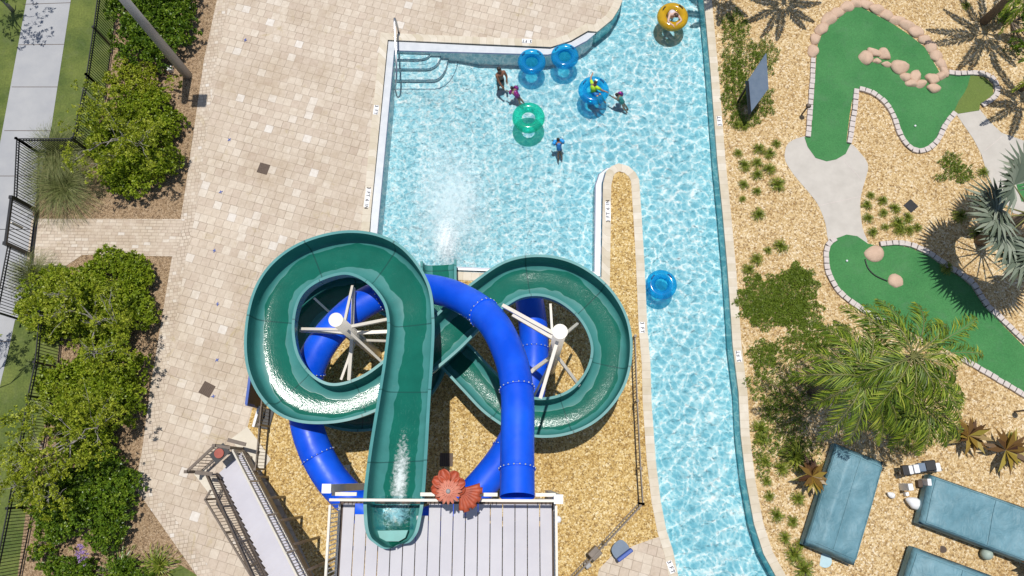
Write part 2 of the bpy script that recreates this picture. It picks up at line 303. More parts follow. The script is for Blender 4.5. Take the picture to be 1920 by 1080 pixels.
# ------------------------------------------------------------------ mesh helpers
def tag(o, label=None, cat=None, group=None, kind=None):
    if label: o['label'] = label
    if cat: o['category'] = cat
    if group: o['group'] = group
    if kind: o['kind'] = kind
    return o
def empty(name, loc, label, cat, group=None):
    o = bpy.data.objects.new(name, None); C.objects.link(o); o.location = loc; o.empty_display_size = .2
    return tag(o, label, cat, group)
class MB:
    def __init__(s): s.v = []; s.f = []; s.uv = []; s.sm = []
    def add(s, vs, fs, smooth=False, uvs=None):
        b = len(s.v); s.v += [Vector(p) for p in vs]
        for i, f in enumerate(fs):
            s.f.append([b+j for j in f]); s.sm.append(smooth); s.uv.append(uvs[i] if uvs else None)
        return s
    def box(s, c, sz, rz=0.0, M3=None):
        m = M3 or Matrix.Rotation(rz, 3, 'Z'); c = Vector(c)
        vs = [c + m @ Vector((x*sz[0]/2, y*sz[1]/2, z*sz[2]/2)) for x in (-1, 1) for y in (-1, 1) for z in (-1, 1)]
        return s.add(vs, [(0, 1, 3, 2), (4, 6, 7, 5), (0, 4, 5, 1), (2, 3, 7, 6), (0, 2, 6, 4), (1, 5, 7, 3)])
    def bar(s, a, b, wd, ht=None, up=Vector((0, 0, 1))):
        a, b = Vector(a), Vector(b); d = b-a; L = d.length
        if L < 1e-6: return s
        d.normalize(); u = up if abs(d.dot(up)) < .98 else Vector((1, 0, 0))
        x = d.cross(u).normalized(); y = x.cross(d)
        return s.box((a+b)/2, (wd, L, ht or wd), M3=Matrix((x, d, y)).transposed())
    def tube(s, path, r, n=10, caps=True, closed=False):
        path = [Vector(p) for p in path]; N = len(path); rs = r if isinstance(r, (list, tuple)) else [r]*N
        fr = None; vs = []
        for i, p in enumerate(path):
            if closed: t = path[(i+1) % N]-path[i-1]
            else: t = path[min(i+1, N-1)]-path[max(i-1, 0)]
            t.normalize()
            if fr is None: fr = t.orthogonal().normalized()
            fr = (fr - fr.dot(t)*t).normalized(); bn = t.cross(fr)
            for j in range(n):
                a = 2*math.pi*j/n; vs.append(p + rs[i]*(math.cos(a)*fr+math.sin(a)*bn))
        fs = []
        for i in range(N if closed else N-1):
            for j in range(n):
                i2 = (i+1) % N; fs.append((i*n+j, i*n+(j+1) % n, i2*n+(j+1) % n, i2*n+j))
        s.add(vs, fs, True)
        if caps and not closed:
            b = len(s.v)-N*n; s.f += [[b+j for j in range(n)][::-1], [b+(N-1)*n+j for j in range(n)]]; s.sm += [False]*2; s.uv += [None]*2
        return s
    def prism(s, pts, z0, z1):
        n = len(pts); lo = [Vector((p[0], p[1], z0)) for p in pts]; hi = [Vector((p[0], p[1], z1)) for p in pts]
        tri = tessellate_polygon([hi]); s.add(hi, [orient(hi, t) for t in tri])
        s.add(lo+hi, [(i, (i+1) % n, n+(i+1) % n, n+i) for i in range(n)])
        return s
    def ball(s, c, r, seg=14, rings=9, jit=0, seed=0, M3=None):
        if not isinstance(r, (tuple, list)): r = (r, r, r)
        q = random.Random(seed); vs = [Vector((0, 0, 1))]
        for i in range(1, rings):
            a = math.pi*i/rings
            for j in range(seg):
                b = 2*math.pi*j/seg; k = 1+q.uniform(-jit, jit); vs.append(Vector((math.sin(a)*math.cos(b), math.sin(a)*math.sin(b), math.cos(a)))*k)
        vs.append(Vector((0, 0, -1))); fs = [(0, 1+j, 1+(j+1) % seg) for j in range(seg)]
        for i in range(rings-2):
            for j in range(seg):
                fs.append((1+i*seg+j, 1+(i+1)*seg+j, 1+(i+1)*seg+(j+1) % seg, 1+i*seg+(j+1) % seg))
        e = len(vs)-1; b = 1+(rings-2)*seg; fs += [(e, b+(j+1) % seg, b+j) for j in range(seg)]
        m = M3 or Matrix.Identity(3)
        return s.add([Vector(c)+m @ Vector((p.x*r[0], p.y*r[1], p.z*r[2])) for p in vs], fs, True)
    def build(s, name, mat, parent=None, loc=None, bevel=0, sub=0):
        me = bpy.data.meshes.new(name); o = bpy.data.objects.new(name, me)
        org = Vector(loc) if loc is not None else (parent_loc(parent) if parent else Vector((0, 0, 0)))
        me.from_pydata([tuple(p-org) for p in s.v], [], s.f)
        me.polygons.foreach_set('use_smooth', s.sm)
        if any(u is not None for u in s.uv):
            ul = me.uv_layers.new(name='UVMap'); i = 0
            for f, u in zip(s.f, s.uv):
                for j in range(len(f)):
                    if u: ul.data[i].uv = u[j]
                    i += 1
        me.materials.append(mat); me.update(); C.objects.link(o)
        if parent: o.parent = parent
        if loc is not None: o.location = org - (parent_loc(parent) if parent else Vector((0, 0, 0)))
        if bevel:
            b = o.modifiers.new('b', 'BEVEL'); b.width = bevel; b.segments = 2; b.limit_method = 'ANGLE'
        if sub:
            b = o.modifiers.new('s', 'SUBSURF'); b.levels = b.render_levels = sub
        return o
def parent_loc(p):
    l = Vector((0, 0, 0))
    while p: l = l+p.location; p = p.parent
    return l
def orient(vs, t):
    a, b, c = [vs[i] for i in t]
    return tuple(t) if (b-a).cross(c-a).z > 0 else tuple(t)[::-1]
def copy_tree(o, parent=None, loc=None, rz=None, sc=None):
    c = o.copy(); C.objects.link(c); c.parent = parent
    if loc is not None: c.location = loc
    if rz is not None: c.rotation_euler[2] = rz
    if sc is not None: c.scale = (sc, sc, sc)
    for ch in list(o.children): copy_tree(ch, c)
    return c
def area(p): return sum(a[0]*b[1]-b[0]*a[1] for a, b in zip(p, p[1:]+p[:1]))/2
def offset_poly(p, d, closed=True):
    """offset to the left by d"""
    n = len(p); out = []
    for i in range(n):
        a = p[i-1] if (closed or i > 0) else None; b = p[i]; c = p[(i+1) % n] if (closed or i < n-1) else None
        ns = []
        for u, v in ((a, b), (b, c)):
            if u is None or v is None: continue
            t = Vector((v[0]-u[0], v[1]-u[1])).normalized(); ns.append(Vector((-t.y, t.x)))
        m = sum(ns, Vector((0, 0)))/len(ns); k = max(m.length_squared, .35)
        out.append(Vector((b[0]+m.x*d/k, b[1]+m.y*d/k, b[2] if len(b) > 2 else 0)))
    return out
def catmull(pts, n=8, closed=False):
    """pts: list of tuples of any dimension"""
    A = np.array(pts, float); N = len(A); out = []
    rng = range(N if closed else N-1)
    for i in rng:
        if closed: p0, p1, p2, p3 = A[i-1], A[i], A[(i+1) % N], A[(i+2) % N]
        else: p0, p1, p2, p3 = A[max(i-1, 0)], A[i], A[i+1], A[min(i+2, N-1)]
        for j in range(n):
            t = j/n; out.append(.5*((2*p1)+(-p0+p2)*t+(2*p0-5*p1+4*p2-p3)*t*t+(-p0+3*p1-3*p2+p3)*t**3))
    if not closed: out.append(A[-1])
    return [tuple(float(v) for v in x) for x in out]
def sheet(name, pts, z, mat, holes=None, kind='structure'):
    pts = [Vector((p[0], p[1], z)) for p in pts]; hs = [[Vector((p[0], p[1], z)) for p in h] for h in (holes or [])]
    allv = pts + [p for h in hs for p in h]
    m = MB(); m.add(allv, [orient(allv, t) for t in tessellate_polygon([pts]+hs)])
    o = m.build(name, mat); tag(o, kind=kind); return o

# ------------------------------------------------------------------ pool
pool_px = [(726, 74), (880, 81), (1033, 87.5), (1069, 76), (1102, 57), (1119, 59), (1147, 36), (1160, 15), (1166, 0), (1175, -60), (1180, -260),
           (1290, -260), (1312, -60), (1321, 0), (1333, 130), (1346, 300), (1356, 400), (1365, 500), (1372, 600), (1375, 648), (1386, 736), (1390, 815), (1400, 900), (1415, 982), (1433, 1038), (1456, 1080), (1530, 1220),
           (1330, 1220), (1270, 1080), (1260, 1032), (1248, 995), (1237, 939), (1228, 865), (1220, 754), (1218, 680), (1212, 613), (1207, 497), (1202, 413), (1197, 337), (1190, 324), (1178, 313),
           (1160, 308), (1147, 313), (1138, 322), (1132, 345), (1129, 522), (900, 513), (686, 503), (694, 400)]
pool = PL(pool_px)
GROUND = 240
base = [Vector((-GROUND, -GROUND, 0)), Vector((GROUND, -GROUND, 0)), Vector((GROUND, GROUND, 0)), Vector((-GROUND, GROUND, 0))]
sheet('ground', base, 0, G_PALE, [pool])
FLOOR = -.94
m = MB(); n = len(pool); lo = [Vector((p.x, p.y, FLOOR)) for p in pool]; hi = [Vector((p.x, p.y, -.005)) for p in pool]
m.add(lo+hi, [(i, (i+1) % n, n+(i+1) % n, n+i) for i in range(n)])
tag(m.build('pool_wall', TILE), kind='structure')
sheet('pool_floor', pool, FLOOR, PLASTER)
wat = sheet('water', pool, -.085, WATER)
# coping
sgn = 1 if area(pool) < 0 else -1        # outward side
def ring(inner, wdt, z, mat, name, kind='structure', lip=.13):
    out = offset_poly(inner, sgn*wdt); m = MB(); n = len(inner); s = 0
    for i in range(n):
        a, b, c, d = inner[i], inner[(i+1) % n], out[(i+1) % n], out[i]; L = (b-a).length
        A, B, Cc, D = [Vector((p.x, p.y, z)) for p in (a, b, c, d)]
        uv = [(0, s), (0, s+L), (1, s+L), (1, s)]
        m.add([A, B, Cc, D], [(0, 1, 2, 3)], False, [uv])
        lo1, lo2 = A-Vector((0, 0, lip)), B-Vector((0, 0, lip)); m.add([A, B, lo2, lo1], [(0, 1, 2, 3)], False, [[(0, s), (0, s+L), (0, s+L), (0, s)]])
        lo1, lo2 = D-Vector((0, 0, z)), Cc-Vector((0, 0, z)); m.add([D, Cc, lo2, lo1], [(0, 1, 2, 3)], False, [[(0, s), (0, s+L), (0, s+L), (0, s)]])
        s += L
    o = m.build(name, mat); tag(o, kind=kind); return o
inner = offset_poly(pool, -sgn*.03)
ring(inner, .33, .03, COPE, 'pool_coping')
# ledge in the splash pool
led_out = PL([(1119, 60), (1102, 58.5), (1069, 77), (1033, 89), (880, 82), (727, 75), (695, 400), (687, 503), (900, 511), (1128, 520), (1131, 345), (1137, 322), (1147, 314)], -.04)
led_in = PL([(1113, 66), (1100, 78), (1080, 89), (1027, 104), (880, 100), (740, 96), (709, 428), (703, 492), (900, 502), (1114, 509), (1115, 347), (1122, 327), (1137, 315)], -.04)
m = MB(); m2 = MB(); m3 = MB(); n = len(led_out)
for i in range(n-1):
    a, b, c, d = led_out[i], led_out[i+1], led_in[i+1], led_in[i]
    g1 = a+(d-a).normalized()*.07; g2 = b+(c-b).normalized()*.07
    m.add([g1, g2, c, d], [(0, 1, 2, 3)]); m3.add([d, c, c-Vector((0, 0, .9)), d-Vector((0, 0, .9))], [(0, 1, 2, 3)])
    e1 = d+(a-d).normalized()*.045; e2 = c+(b-c).normalized()*.045; up = Vector((0, 0, .004))
    m2.add([e1+up, e2+up, c+up, d+up], [(0, 1, 2, 3)])
    dn = Vector((0, 0, .12))
    m2.add([a-dn, b-dn, g2-dn, g1-dn], [(0, 1, 2, 3)])
tag(m3.build('pool_ledge_wall', PLASTER), kind='structure'); tag(m.build('pool_ledge', LEDGE), kind='structure'); tag(m2.build('pool_ledge_trim', NAVY), kind='structure')
# steps
st = empty('pool_steps', P(745, 97, -.3), 'curved white entry steps with navy edges in the splash pool corner', 'pool steps')
for i, (y, xm, xe) in enumerate([(111, 785, 806), (129, 800, 827), (150, 812, 841), (167, 815, 860)]):
    arc = [(xm+(xe-xm)*math.sin(t), y-(y-100)*(1-math.cos(t))) for t in np.linspace(0, math.pi/2, 8)]
    z = (-.22, -.36, -.52, -.70)[i]; pts = PL([(742, 97), (739, y)]+arc, z)
    o = MB().prism(pts, FLOOR, z).build('step', STEPM, st)
    line = PL([(739, y)]+arc, z+.006); tr = MB()
    for a, b in zip(line, line[1:]): tr.bar(a, b, .022, .012)
    tr.build('edge_trim', NAVY, o)
sk = MB(); i_ = 3; arc = [(815+(860-815)*math.sin(t), 167-(167-100)*(1-math.cos(t))) for t in np.linspace(0, math.pi/2, 8)]
top_ = PL([(739, 167)]+arc, -.70); bot_ = [Vector((p.x+(p.x-top_[0].x)*.22+.25*(k > 4), p.y-.62*(1-k/9)-.1, FLOOR+.01)) for k, p in enumerate(top_)]
for k in range(len(top_)-1): sk.add([top_[k], top_[k+1], bot_[k+1], bot_[k]], [(3, 2, 1, 0)], True)
sk.build('sloping_foot', STEPM, st)
# handrail
hr = empty('pool_handrail', P(746, 60), 'long stainless handrail arching down over the curved pool steps', 'handrail')
for k in (0, 1):
    dx = .16*k
    pts = [P(747, 62)+Vector((dx*.3, 0, 0)), P(747, 62)+Vector((dx*.3, 0, .8)), P(746, 62)+Vector((dx*.2, -.1, .95)), P(743, 130, .5)+Vector((dx*.15, 0, 0)), P(741, 165, -.2)+Vector((dx*.1, 0, 0)), P(741, 168, -.8)+Vector((dx*.1, 0, 0))]
    MB().tube([Vector(q) for q in catmull([tuple(p) for p in pts], 5)], .024, 8).build('rail', STEEL, hr)

# ------------------------------------------------------------------ ground sheets
patio = [(470, -260), (407, 0), (383, 110), (347, 360), (339, 410), (323, 480), (290, 680), (283, 720), (267, 843), (252, 917), (267, 933), (370, 1080), (430, 1180), (600, 1180), (590, 1082), (520, 930), (490, 885), (507, 860), (482, 824), (464, 802), (473, 767), (486, 700), (540, 600), (600, 520), (680, 490), (688, 400), (720, 70), (880, 76), (1033, 82), (1066, 71), (1100, 50), (1119, 54), (1143, 32), (1155, 12), (1161, 0), (1168, -60), (1172, -260)]
sheet('patio', PL(patio), .008, PAVE)
bl = PL([(470, -260), (407, 0), (383, 110), (347, 360), (339, 410), (323, 480), (290, 680), (283, 720), (267, 843), (253, 915)])
bo = offset_poly(bl, .55, False)
if bo[3].x < bl[3].x: bo = offset_poly(bl, -.55, False)
sheet('patio_border', bl+bo[::-1], .012, BORDER)
bl = PL([(253, 915), (267, 933), (370, 1080), (430, 1180)]); bo = offset_poly(bl, .5, False)
if bo[2].x < bl[2].x: bo = offset_poly(bl, -.5, False)
sheet('patio_border', bl+bo[::-1], .015, BORDER)
sheet('brick_path', PL([(60, 410), (347, 411), (330, 481), (155, 478), (125, 498), (50, 497)]), .018, BRICK)
sheet('corner_patio', PL([(1240, 1005), (1190, 1022), (1147, 1042), (1123, 1067), (1100, 1180), (1320, 1180), (1263, 1080), (1244, 1000)]), .008, PAVE)
sheet('gravel_bed', PL([(486, 700), (540, 600), (600, 520), (680, 490), (900, 518), (1128, 526), (1138, 513), (1140, 345), (1150, 322), (1160, 316), (1185, 326), (1192, 400), (1200, 500), (1205, 613), (1211, 690), (1213, 754), (1221, 865), (1230, 939), (1240, 995), (1240, 1005), (1190, 1022), (1147, 1042), (1123, 1067), (1100, 1180), (600, 1180), (590, 1082), (520, 930), (490, 885), (507, 860), (482, 824), (464, 802), (473, 767)]), .004, G_GOLD)
# left side
sheet('mulch_bed', PL([(407, 0), (383, 110), (347, 360), (339, 411), (60, 410), (75, 288), (172, 288), (198, 175), (214, 60), (222, 0), (250, -260), (470, -260)]), .006, MULCH)
sheet('mulch_bed', PL([(155, 478), (323, 480), (290, 680), (283, 720), (267, 843), (252, 917), (267, 933), (370, 1080), (430, 1180), (20, 1180), (50, 950), (105, 700), (120, 560), (125, 498)]), .004, MULCH)
sheet('lawn', PL([(-900, -260), (250, -260), (225, 0), (205, 160), (180, 300), (75, 300), (60, 410), (50, 497), (125, 498), (120, 560), (105, 700), (50, 950), (20, 1180), (-900, 1180)]), .003, LAWN)
sheet('lawn', PL([(340, 1060), (380, 1085), (440, 1180), (300, 1180), (318, 1070)]), .007, LAWN)
sheet('sidewalk', PL([(95, -260), (50, 0), (0, 270), (-45, 520), (-110, 1180), (-60, 1180), (-5, 745), (20, 640), (50, 497), (60, 410), (97, 235), (133, 0), (170, -260)]), .010, WALK)
jm = MB()
for (a, b) in [((44, 8), (133, 5)), ((35, 84), (121, 83)), ((22, 163), (108, 163)), ((8, 245), (96, 245)), ((-8, 330), (80, 330)), ((-20, 430), (62, 430)), ((-30, 540), (42, 540)), ((-50, 640), (20, 640)), ((-60, 760), (-6, 760))]:
    jm.bar(P(*a, .012), P(*b, .012), .025, .004)
tag(jm.build('sidewalk_joint', DARKB), kind='structure')
sheet('entrance_pad', PL([(-30, 400), (68, 405), (60, 497), (35, 600), (-50, 600)]), .014, WALK)
sheet('cream_pad', PL([(432, 824), (464, 800), (484, 826), (508, 861), (490, 886)]), .016, PAD)
sheet('cream_pad', PL([(362, 886), (386, 880), (415, 925), (402, 938)]), .016, PAD)

# golf
def poly_smooth(pts, n=4): return PL(catmull(pts, n, True))
gA = Q(3.375, 1440, 0, [(530, 50), (590, 48), (690, 100), (800, 160), (890, 220), (990, 300), (1050, 400), (1090, 470), (1130, 475), (1280, 480), (1370, 490), (1420, 540), (1425, 600), (1340, 660), (1335, 700), (1195, 722), (1170, 700), (1110, 780), (1060, 880), (1010, 930), (940, 945), (860, 910), (810, 830), (780, 740), (740, 660), (680, 600), (600, 570), (545, 560), (515, 730), (495, 900), (520, 915), (490, 975), (430, 1010), (370, 1022), (300, 1000), (250, 930), (230, 870), (270, 865), (290, 600), (305, 370), (315, 270), (345, 210), (390, 160)])
sheet('putting_green', PL(gA), .02, TURF)
sheet('rough_turf', PL(Q(3.375, 1440, 0, [(1280, 478), (1370, 490), (1420, 540), (1425, 600), (1340, 660), (1335, 700), (1195, 722), (1178, 702), (1205, 640), (1240, 590), (1260, 550)])), .024, TURF2)
gB = [(1560, 450), (1587, 440), (1607, 443), (1627, 457), (1653, 463), (1680, 460), (1707, 465), (1740, 480), (1773, 503), (1800, 520), (1820, 537), (1843, 573), (1867, 597), (1920, 650), (1990, 710), (1990, 790), (1920, 739), (1875, 711), (1822, 680), (1740, 638), (1660, 600), (1617, 576), (1579, 547), (1562, 526), (1554, 500), (1553, 473)]
sheet('putting_green', PL(gB), .02, TURF)
sheet('putting_green', PL([(1903, 340), (1990, 318), (1990, 385), (1915, 378)]), .024, TURF)
sheet('concrete_path', poly_smooth([(1507, 256), (1480, 267), (1472, 283), (1473, 303), (1490, 330), (1513, 357), (1533, 383), (1547, 417), (1560, 460), (1623, 460), (1617, 427), (1613, 393), (1615, 363), (1627, 320), (1625, 303), (1613, 287), (1593, 268), (1550, 255)]), .010, CONC)
sheet('concrete_path', PL([(1790, 210), (1835, 203), (1855, 228), (1878, 249), (1920, 264), (1990, 285), (1990, 420), (1900, 400), (1862, 350), (1849, 320), (1840, 290), (1825, 261), (1805, 232)]), .010, CONC)
jm = MB()
for a, b in [((1533, 386), (1615, 368)), ((1582, 301), (1617, 338)), ((1846, 283), (1880, 255))]: jm.bar(P(*a, .012), P(*b, .012), .02, .004)
tag(jm.build('path_joint', KERB), kind='structure')

def kerb(pts, label, wd=.20):
    """a run of small edging blocks along a pixel polyline"""
    w_ = [Vector(p) for p in PL(catmull(pts, 8))]
    # resample
    L = [0]
    for a, b in zip(w_, w_[1:]): L.append(L[-1]+(b-a).length)
    nb = max(2, int(L[-1]/.24)); m = MB()
    def at(s):
        for i in range(len(L)-1):
            if L[i+1] >= s: return w_[i].lerp(w_[i+1], (s-L[i])/max(L[i+1]-L[i], 1e-6))
        return w_[-1]
    for i in range(nb):
        a = at(L[-1]*(i+.05)/nb); b = at(L[-1]*(i+.95)/nb); a.z = b.z = .05+rnd.uniform(-.006, .006); q1 = Vector((rnd.uniform(-.012, .012), rnd.uniform(-.012, .012), 0)); m.bar(a+q1, b+q1*.5, wd*rnd.uniform(.92, 1.08), .11)
    t = empty('edging', w_[len(w_)//2], label, 'edging', 'block edging round the golf greens')
    m.build('block_row', KERB, t, bevel=.012)
    j = MB()
    for a, b in zip(w_, w_[1:]): j.bar(a+Vector((0, 0, .03)), b+Vector((0, 0, .03)), wd-.02, .05)
    j.build('mortar', KERB_D, t)
kerb([(1524, 110), (1520, 180), (1514, 258)], 'straight block edging on the left of the upper putting green, below the rocks')
kerb([(1605, 168), (1600, 215), (1591, 270)], 'short straight block edging on the right of the upper green tee')
kerb([(1610, 167), (1628, 172), (1645, 182), (1664, 200), (1676, 222), (1685, 249), (1699, 272), (1718, 284), (1741, 279), (1758, 262), (1772, 234), (1790, 212)], 'long curved block edging round the rounded lobe with the golf ball')
kerb([(1777, 137), (1800, 139), (1822, 138), (1849, 141), (1866, 158), (1866, 180), (1840, 199)], 'block edging hooking round the olive end of the upper green')
kerb([(1566, 447), (1551, 460), (1548, 485), (1553, 515), (1574, 549), (1613, 579), (1656, 604)], 'curved block edging at the rounded left end of the lower green')
kerb([(1648, 458), (1680, 456), (1708, 460), (1743, 476), (1776, 499), (1804, 517), (1825, 535), (1848, 571), (1872, 594), (1925, 645)], 'block edging along the upper side of the lower green beneath the silver palm')
kerb([(1800, 672), (1822, 684), (1875, 715), (1925, 745)], 'block edging along the lower right side of the lower green')

def boulder(px, py, r, label, seed, cat='boulder', grp=None, ry=None, rz=0.0, h=.5):
    c = P(px, py); s = 0.0222
    m = MB(); m.ball((0, 0, 0), (r*s, (ry or r)*s, r*s*h*1.3), 16, 10)
    q = random.Random(seed); ph = [(Vector((q.uniform(-1, 1), q.uniform(-1, 1), q.uniform(-.4, 1))).normalized(), q.uniform(.62, .9)) for _ in range(9)]
    rr = Vector((r*s, (ry or r)*s, r*s*h*1.3))
    for v in m.v:
        u = Vector((v.x/rr.x, v.y/rr.y, v.z/rr.z))
        for nrm, d in ph:
            e = u.dot(nrm)-d
            if e > 0: u -= nrm*e*.85
        u *= 1+q.uniform(-.02, .02)
        v.x, v.y, v.z = u.x*rr.x, u.y*rr.y, u.z*rr.z
    mt = Matrix.Rotation(rz, 3, 'Z')
    for i, v in enumerate(m.v): m.v[i] = mt @ v + c
    o = m.build('boulder', SANDROCK, loc=c); tag(o, label, cat, grp); return o
border = [(285, 325, 38), (298, 250, 34), (335, 185, 40), (385, 125, 42), (435, 80, 40), (495, 45, 40), (555, 25, 38), (620, 30, 38), (685, 60, 40), (750, 95, 40), (815, 130, 40), (878, 165, 40), (935, 205, 38), (985, 250, 38), (1030, 300, 38), (1065, 360, 36), (1095, 410, 34), (1112, 455, 30)]
for i, (x, y, r) in enumerate(border):
    a, b = border[max(i-1, 0)], border[min(i+1, len(border)-1)]; ang = math.atan2(-(b[1]-a[1]), b[0]-a[0])
    boulder(1440+x/3.375, y/3.375, r/3.375*rnd.uniform(1.3, 1.65), 'tan rock in the rim curving over the top of the upper green', 100+i, grp='rim rocks of the upper green', ry=r/3.375*rnd.uniform(.95, 1.2), rz=ang+rnd.uniform(-.2, .2), h=.38)
inn = [(615, 370, 40, 48), (668, 335, 42, 30), (735, 345, 42, 42), (686, 388, 26, 20), (748, 410, 32, 22), (832, 425, 50, 48), (872, 490, 34, 30), (930, 490, 34, 48), (905, 530, 34, 26), (968, 535, 34, 26), (1035, 505, 42, 38), (1045, 560, 40, 30), (1095, 480, 34, 30)]
for i, (x, y, a, b) in enumerate(inn):
    boulder(1440+x/3.375, y/3.375, a/3.375*1.25, 'tan rock in the winding row across the middle of the upper green', 200+i, grp='rocks winding across the upper green', ry=b/3.375*1.2, rz=rnd.uniform(-.5, .5))
boulder(1638, 474, 18, 'larger round tan rock on the edge of the lower green by the path', 301, h=.35)
boulder(1680, 528, 15, 'lone tan rock standing in the middle of the lower green', 302, h=.35)
m = MB(); m.tube([P(x, y, .05) for x, y in catmull([(1622, 486), (1628, 503), (1642, 517), (1664, 527)], 5)], .022, 6)
tag(m.build('metal_strip', BLACK), 'thin dark curved strip joining the two rocks on the lower green', 'divider strip')
def golfball(px, py, label):
    o = MB().ball(P(px, py, .055), .045, 12, 8).build('golf_ball', WHITE); tag(o, label, 'golf ball', 'golf balls')
golfball(1716, 236, 'white ball lying in the rounded lobe of the upper green'); golfball(1588, 489, 'white ball lying near the left end of the lower green')

# ------------------------------------------------------------------ leaves
def leaf_mesh(name, base, d, nrm, ln, wd, rn, mat, parent=None, loc=None, droop=0.0):
    """base,d,nrm (N,3), ln,wd,rn (N,) -> one quad-pair leaf each"""
    N = len(base); side = np.cross(d, nrm); side /= np.linalg.norm(side, axis=1, keepdims=True)+1e-9
    ln = ln[:, None]; wd = wd[:, None]
    up = np.cross(side, d)
    p0 = base; pm = base+d*ln*.5+up*ln*.06; p1 = pm+side*wd*.5; p2 = pm-side*wd*.5; p3 = base+d*ln-np.array([0, 0, 1])*ln*droop
    V = np.stack([p0, p1, p3, p2], 1).reshape(-1, 3)
    org = np.array(loc if loc is not None else (parent_loc(parent) if parent else (0, 0, 0)), float)
    V = V-org
    me = bpy.data.meshes.new(name); me.vertices.add(4*N); me.vertices.foreach_set('co', V.astype(np.float32).ravel())
    me.loops.add(4*N); me.loops.foreach_set('vertex_index', np.arange(4*N, dtype=np.int32))
    me.polygons.add(N); me.polygons.foreach_set('loop_start', np.arange(0, 4*N, 4, dtype=np.int32))
    me.update(calc_edges=True)
    at = me.attributes.new('rnd', 'FLOAT', 'FACE'); at.data.foreach_set('value', np.clip(rn, 0, 1).astype(np.float32))
    me.materials.append(mat); o = bpy.data.objects.new(name, me); C.objects.link(o)
    if parent: o.parent = parent
    if loc is not None: o.location = Vector(loc)-(parent_loc(parent) if parent else Vector((0, 0, 0)))
    return o
def unit(a): return a/(np.linalg.norm(a, axis=-1, keepdims=True)+1e-9)
def rosettes(cen, nr, per, ln, wd, rng, up=.5, spread=1.0, crn=None):
    """per leaves radiating from each centre around its normal nr"""
    N = len(cen); c = np.repeat(cen, per, 0); n_ = np.repeat(nr, per, 0)
    rd = unit(rng.normal(size=(N*per, 3))); d = unit(rd*spread+n_*up)
    b = c+d*rng.uniform(0, .35, (N*per, 1))*ln
    L = ln*rng.uniform(.7, 1.25, N*per); W = wd*rng.uniform(.7, 1.25, N*per)
    cr = np.repeat(crn if crn is not None else rng.uniform(0, 1, N), per); r = np.clip(cr*.6+rng.uniform(0, 1, N*per)*.4, 0, 1)
    return b, d, unit(n_+.5*rng.normal(size=(N*per, 3))), L, W, r
def lobe_points(lobes, dens, rng, top_only=.15, shell=.35):
    cs, ns = [], []
    for (x, y, z, rx, ry, rz) in lobes:
        k = max(6, int(dens*math.pi*rx*ry*1.6)); u = unit(rng.normal(size=(k*2, 3))); u = u[u[:, 2] > -top_only][:k]
        rad = 1-shell*rng.uniform(0, 1, (len(u), 1))**2
        rad *= 1+.10*np.sin(5*u[:, :1]*3+x)+.08*np.sin(7*u[:, 1:2]*2+y)
        p = np.array([x, y, z])+u*rad*np.array([rx, ry, rz]); cs.append(p); ns.append(unit(u*np.array([1/rx, 1/ry, 1/rz])))
    cs = np.concatenate(cs); ns = np.concatenate(ns); ok = cs[:, 2] > .04
    return cs[ok], ns[ok]
SC = 0.0217   # metres per reference pixel on the ground
def shrub(name, px, py, blobs, hgt, label, cat, mat, dens=26, ln=.12, wd=.06, seed=0, grp=None, per=20, box=False, core=True, stems=True, jit=.3):
    """blobs: pixel (dx,dy,rx,ry) ground-plan ellipses relative to px,py; crown rises to hgt"""
    rng = np.random.default_rng(seed); b = P(px, py); t = empty(name, b, label, cat, grp)
    lobes = []
    for (dx, dy, rx, ry) in blobs:
        nsub = max(3, int(rx*ry/200))
        for _ in range(nsub):
            a = rng.uniform(0, 6.28); r = math.sqrt(rng.uniform(0, 1))*.84
            sx = rng.uniform(.28, .46)*min(rx, ry)*SC; c = P(px+dx+math.cos(a)*r*rx, py+dy+math.sin(a)*r*ry)
            zz = hgt*(1-.35*r*r if not box else 1)*rng.uniform(.82, 1.0); lobes.append((c.x, c.y, zz-sx*.8, sx*1.15, sx*1.15, sx*.9))
    cs, ns = lobe_points(lobes, dens, rng)
    crn = np.clip((cs[:, 2]/hgt)*.3+rng.uniform(0, .8, len(cs)), 0, 1)
    leaf_mesh('foliage', *rosettes(cs, ns, per, ln*.72, wd*.75, rng, .7, 1, crn), mat, t)
    sb = MB()
    if stems:
        for i in range(0, len(lobes), max(1, len(lobes)//14)):
            x, y, z, *_ = lobes[i]; sb.tube([b, b.lerp(Vector((x, y, z)), .5)+Vector((rng.uniform(-.1, .1), rng.uniform(-.1, .1), .1)), Vector((x, y, z))], [.035, .022, .01], 5)
        sb.build('stem', TRUNK, t)
    return t
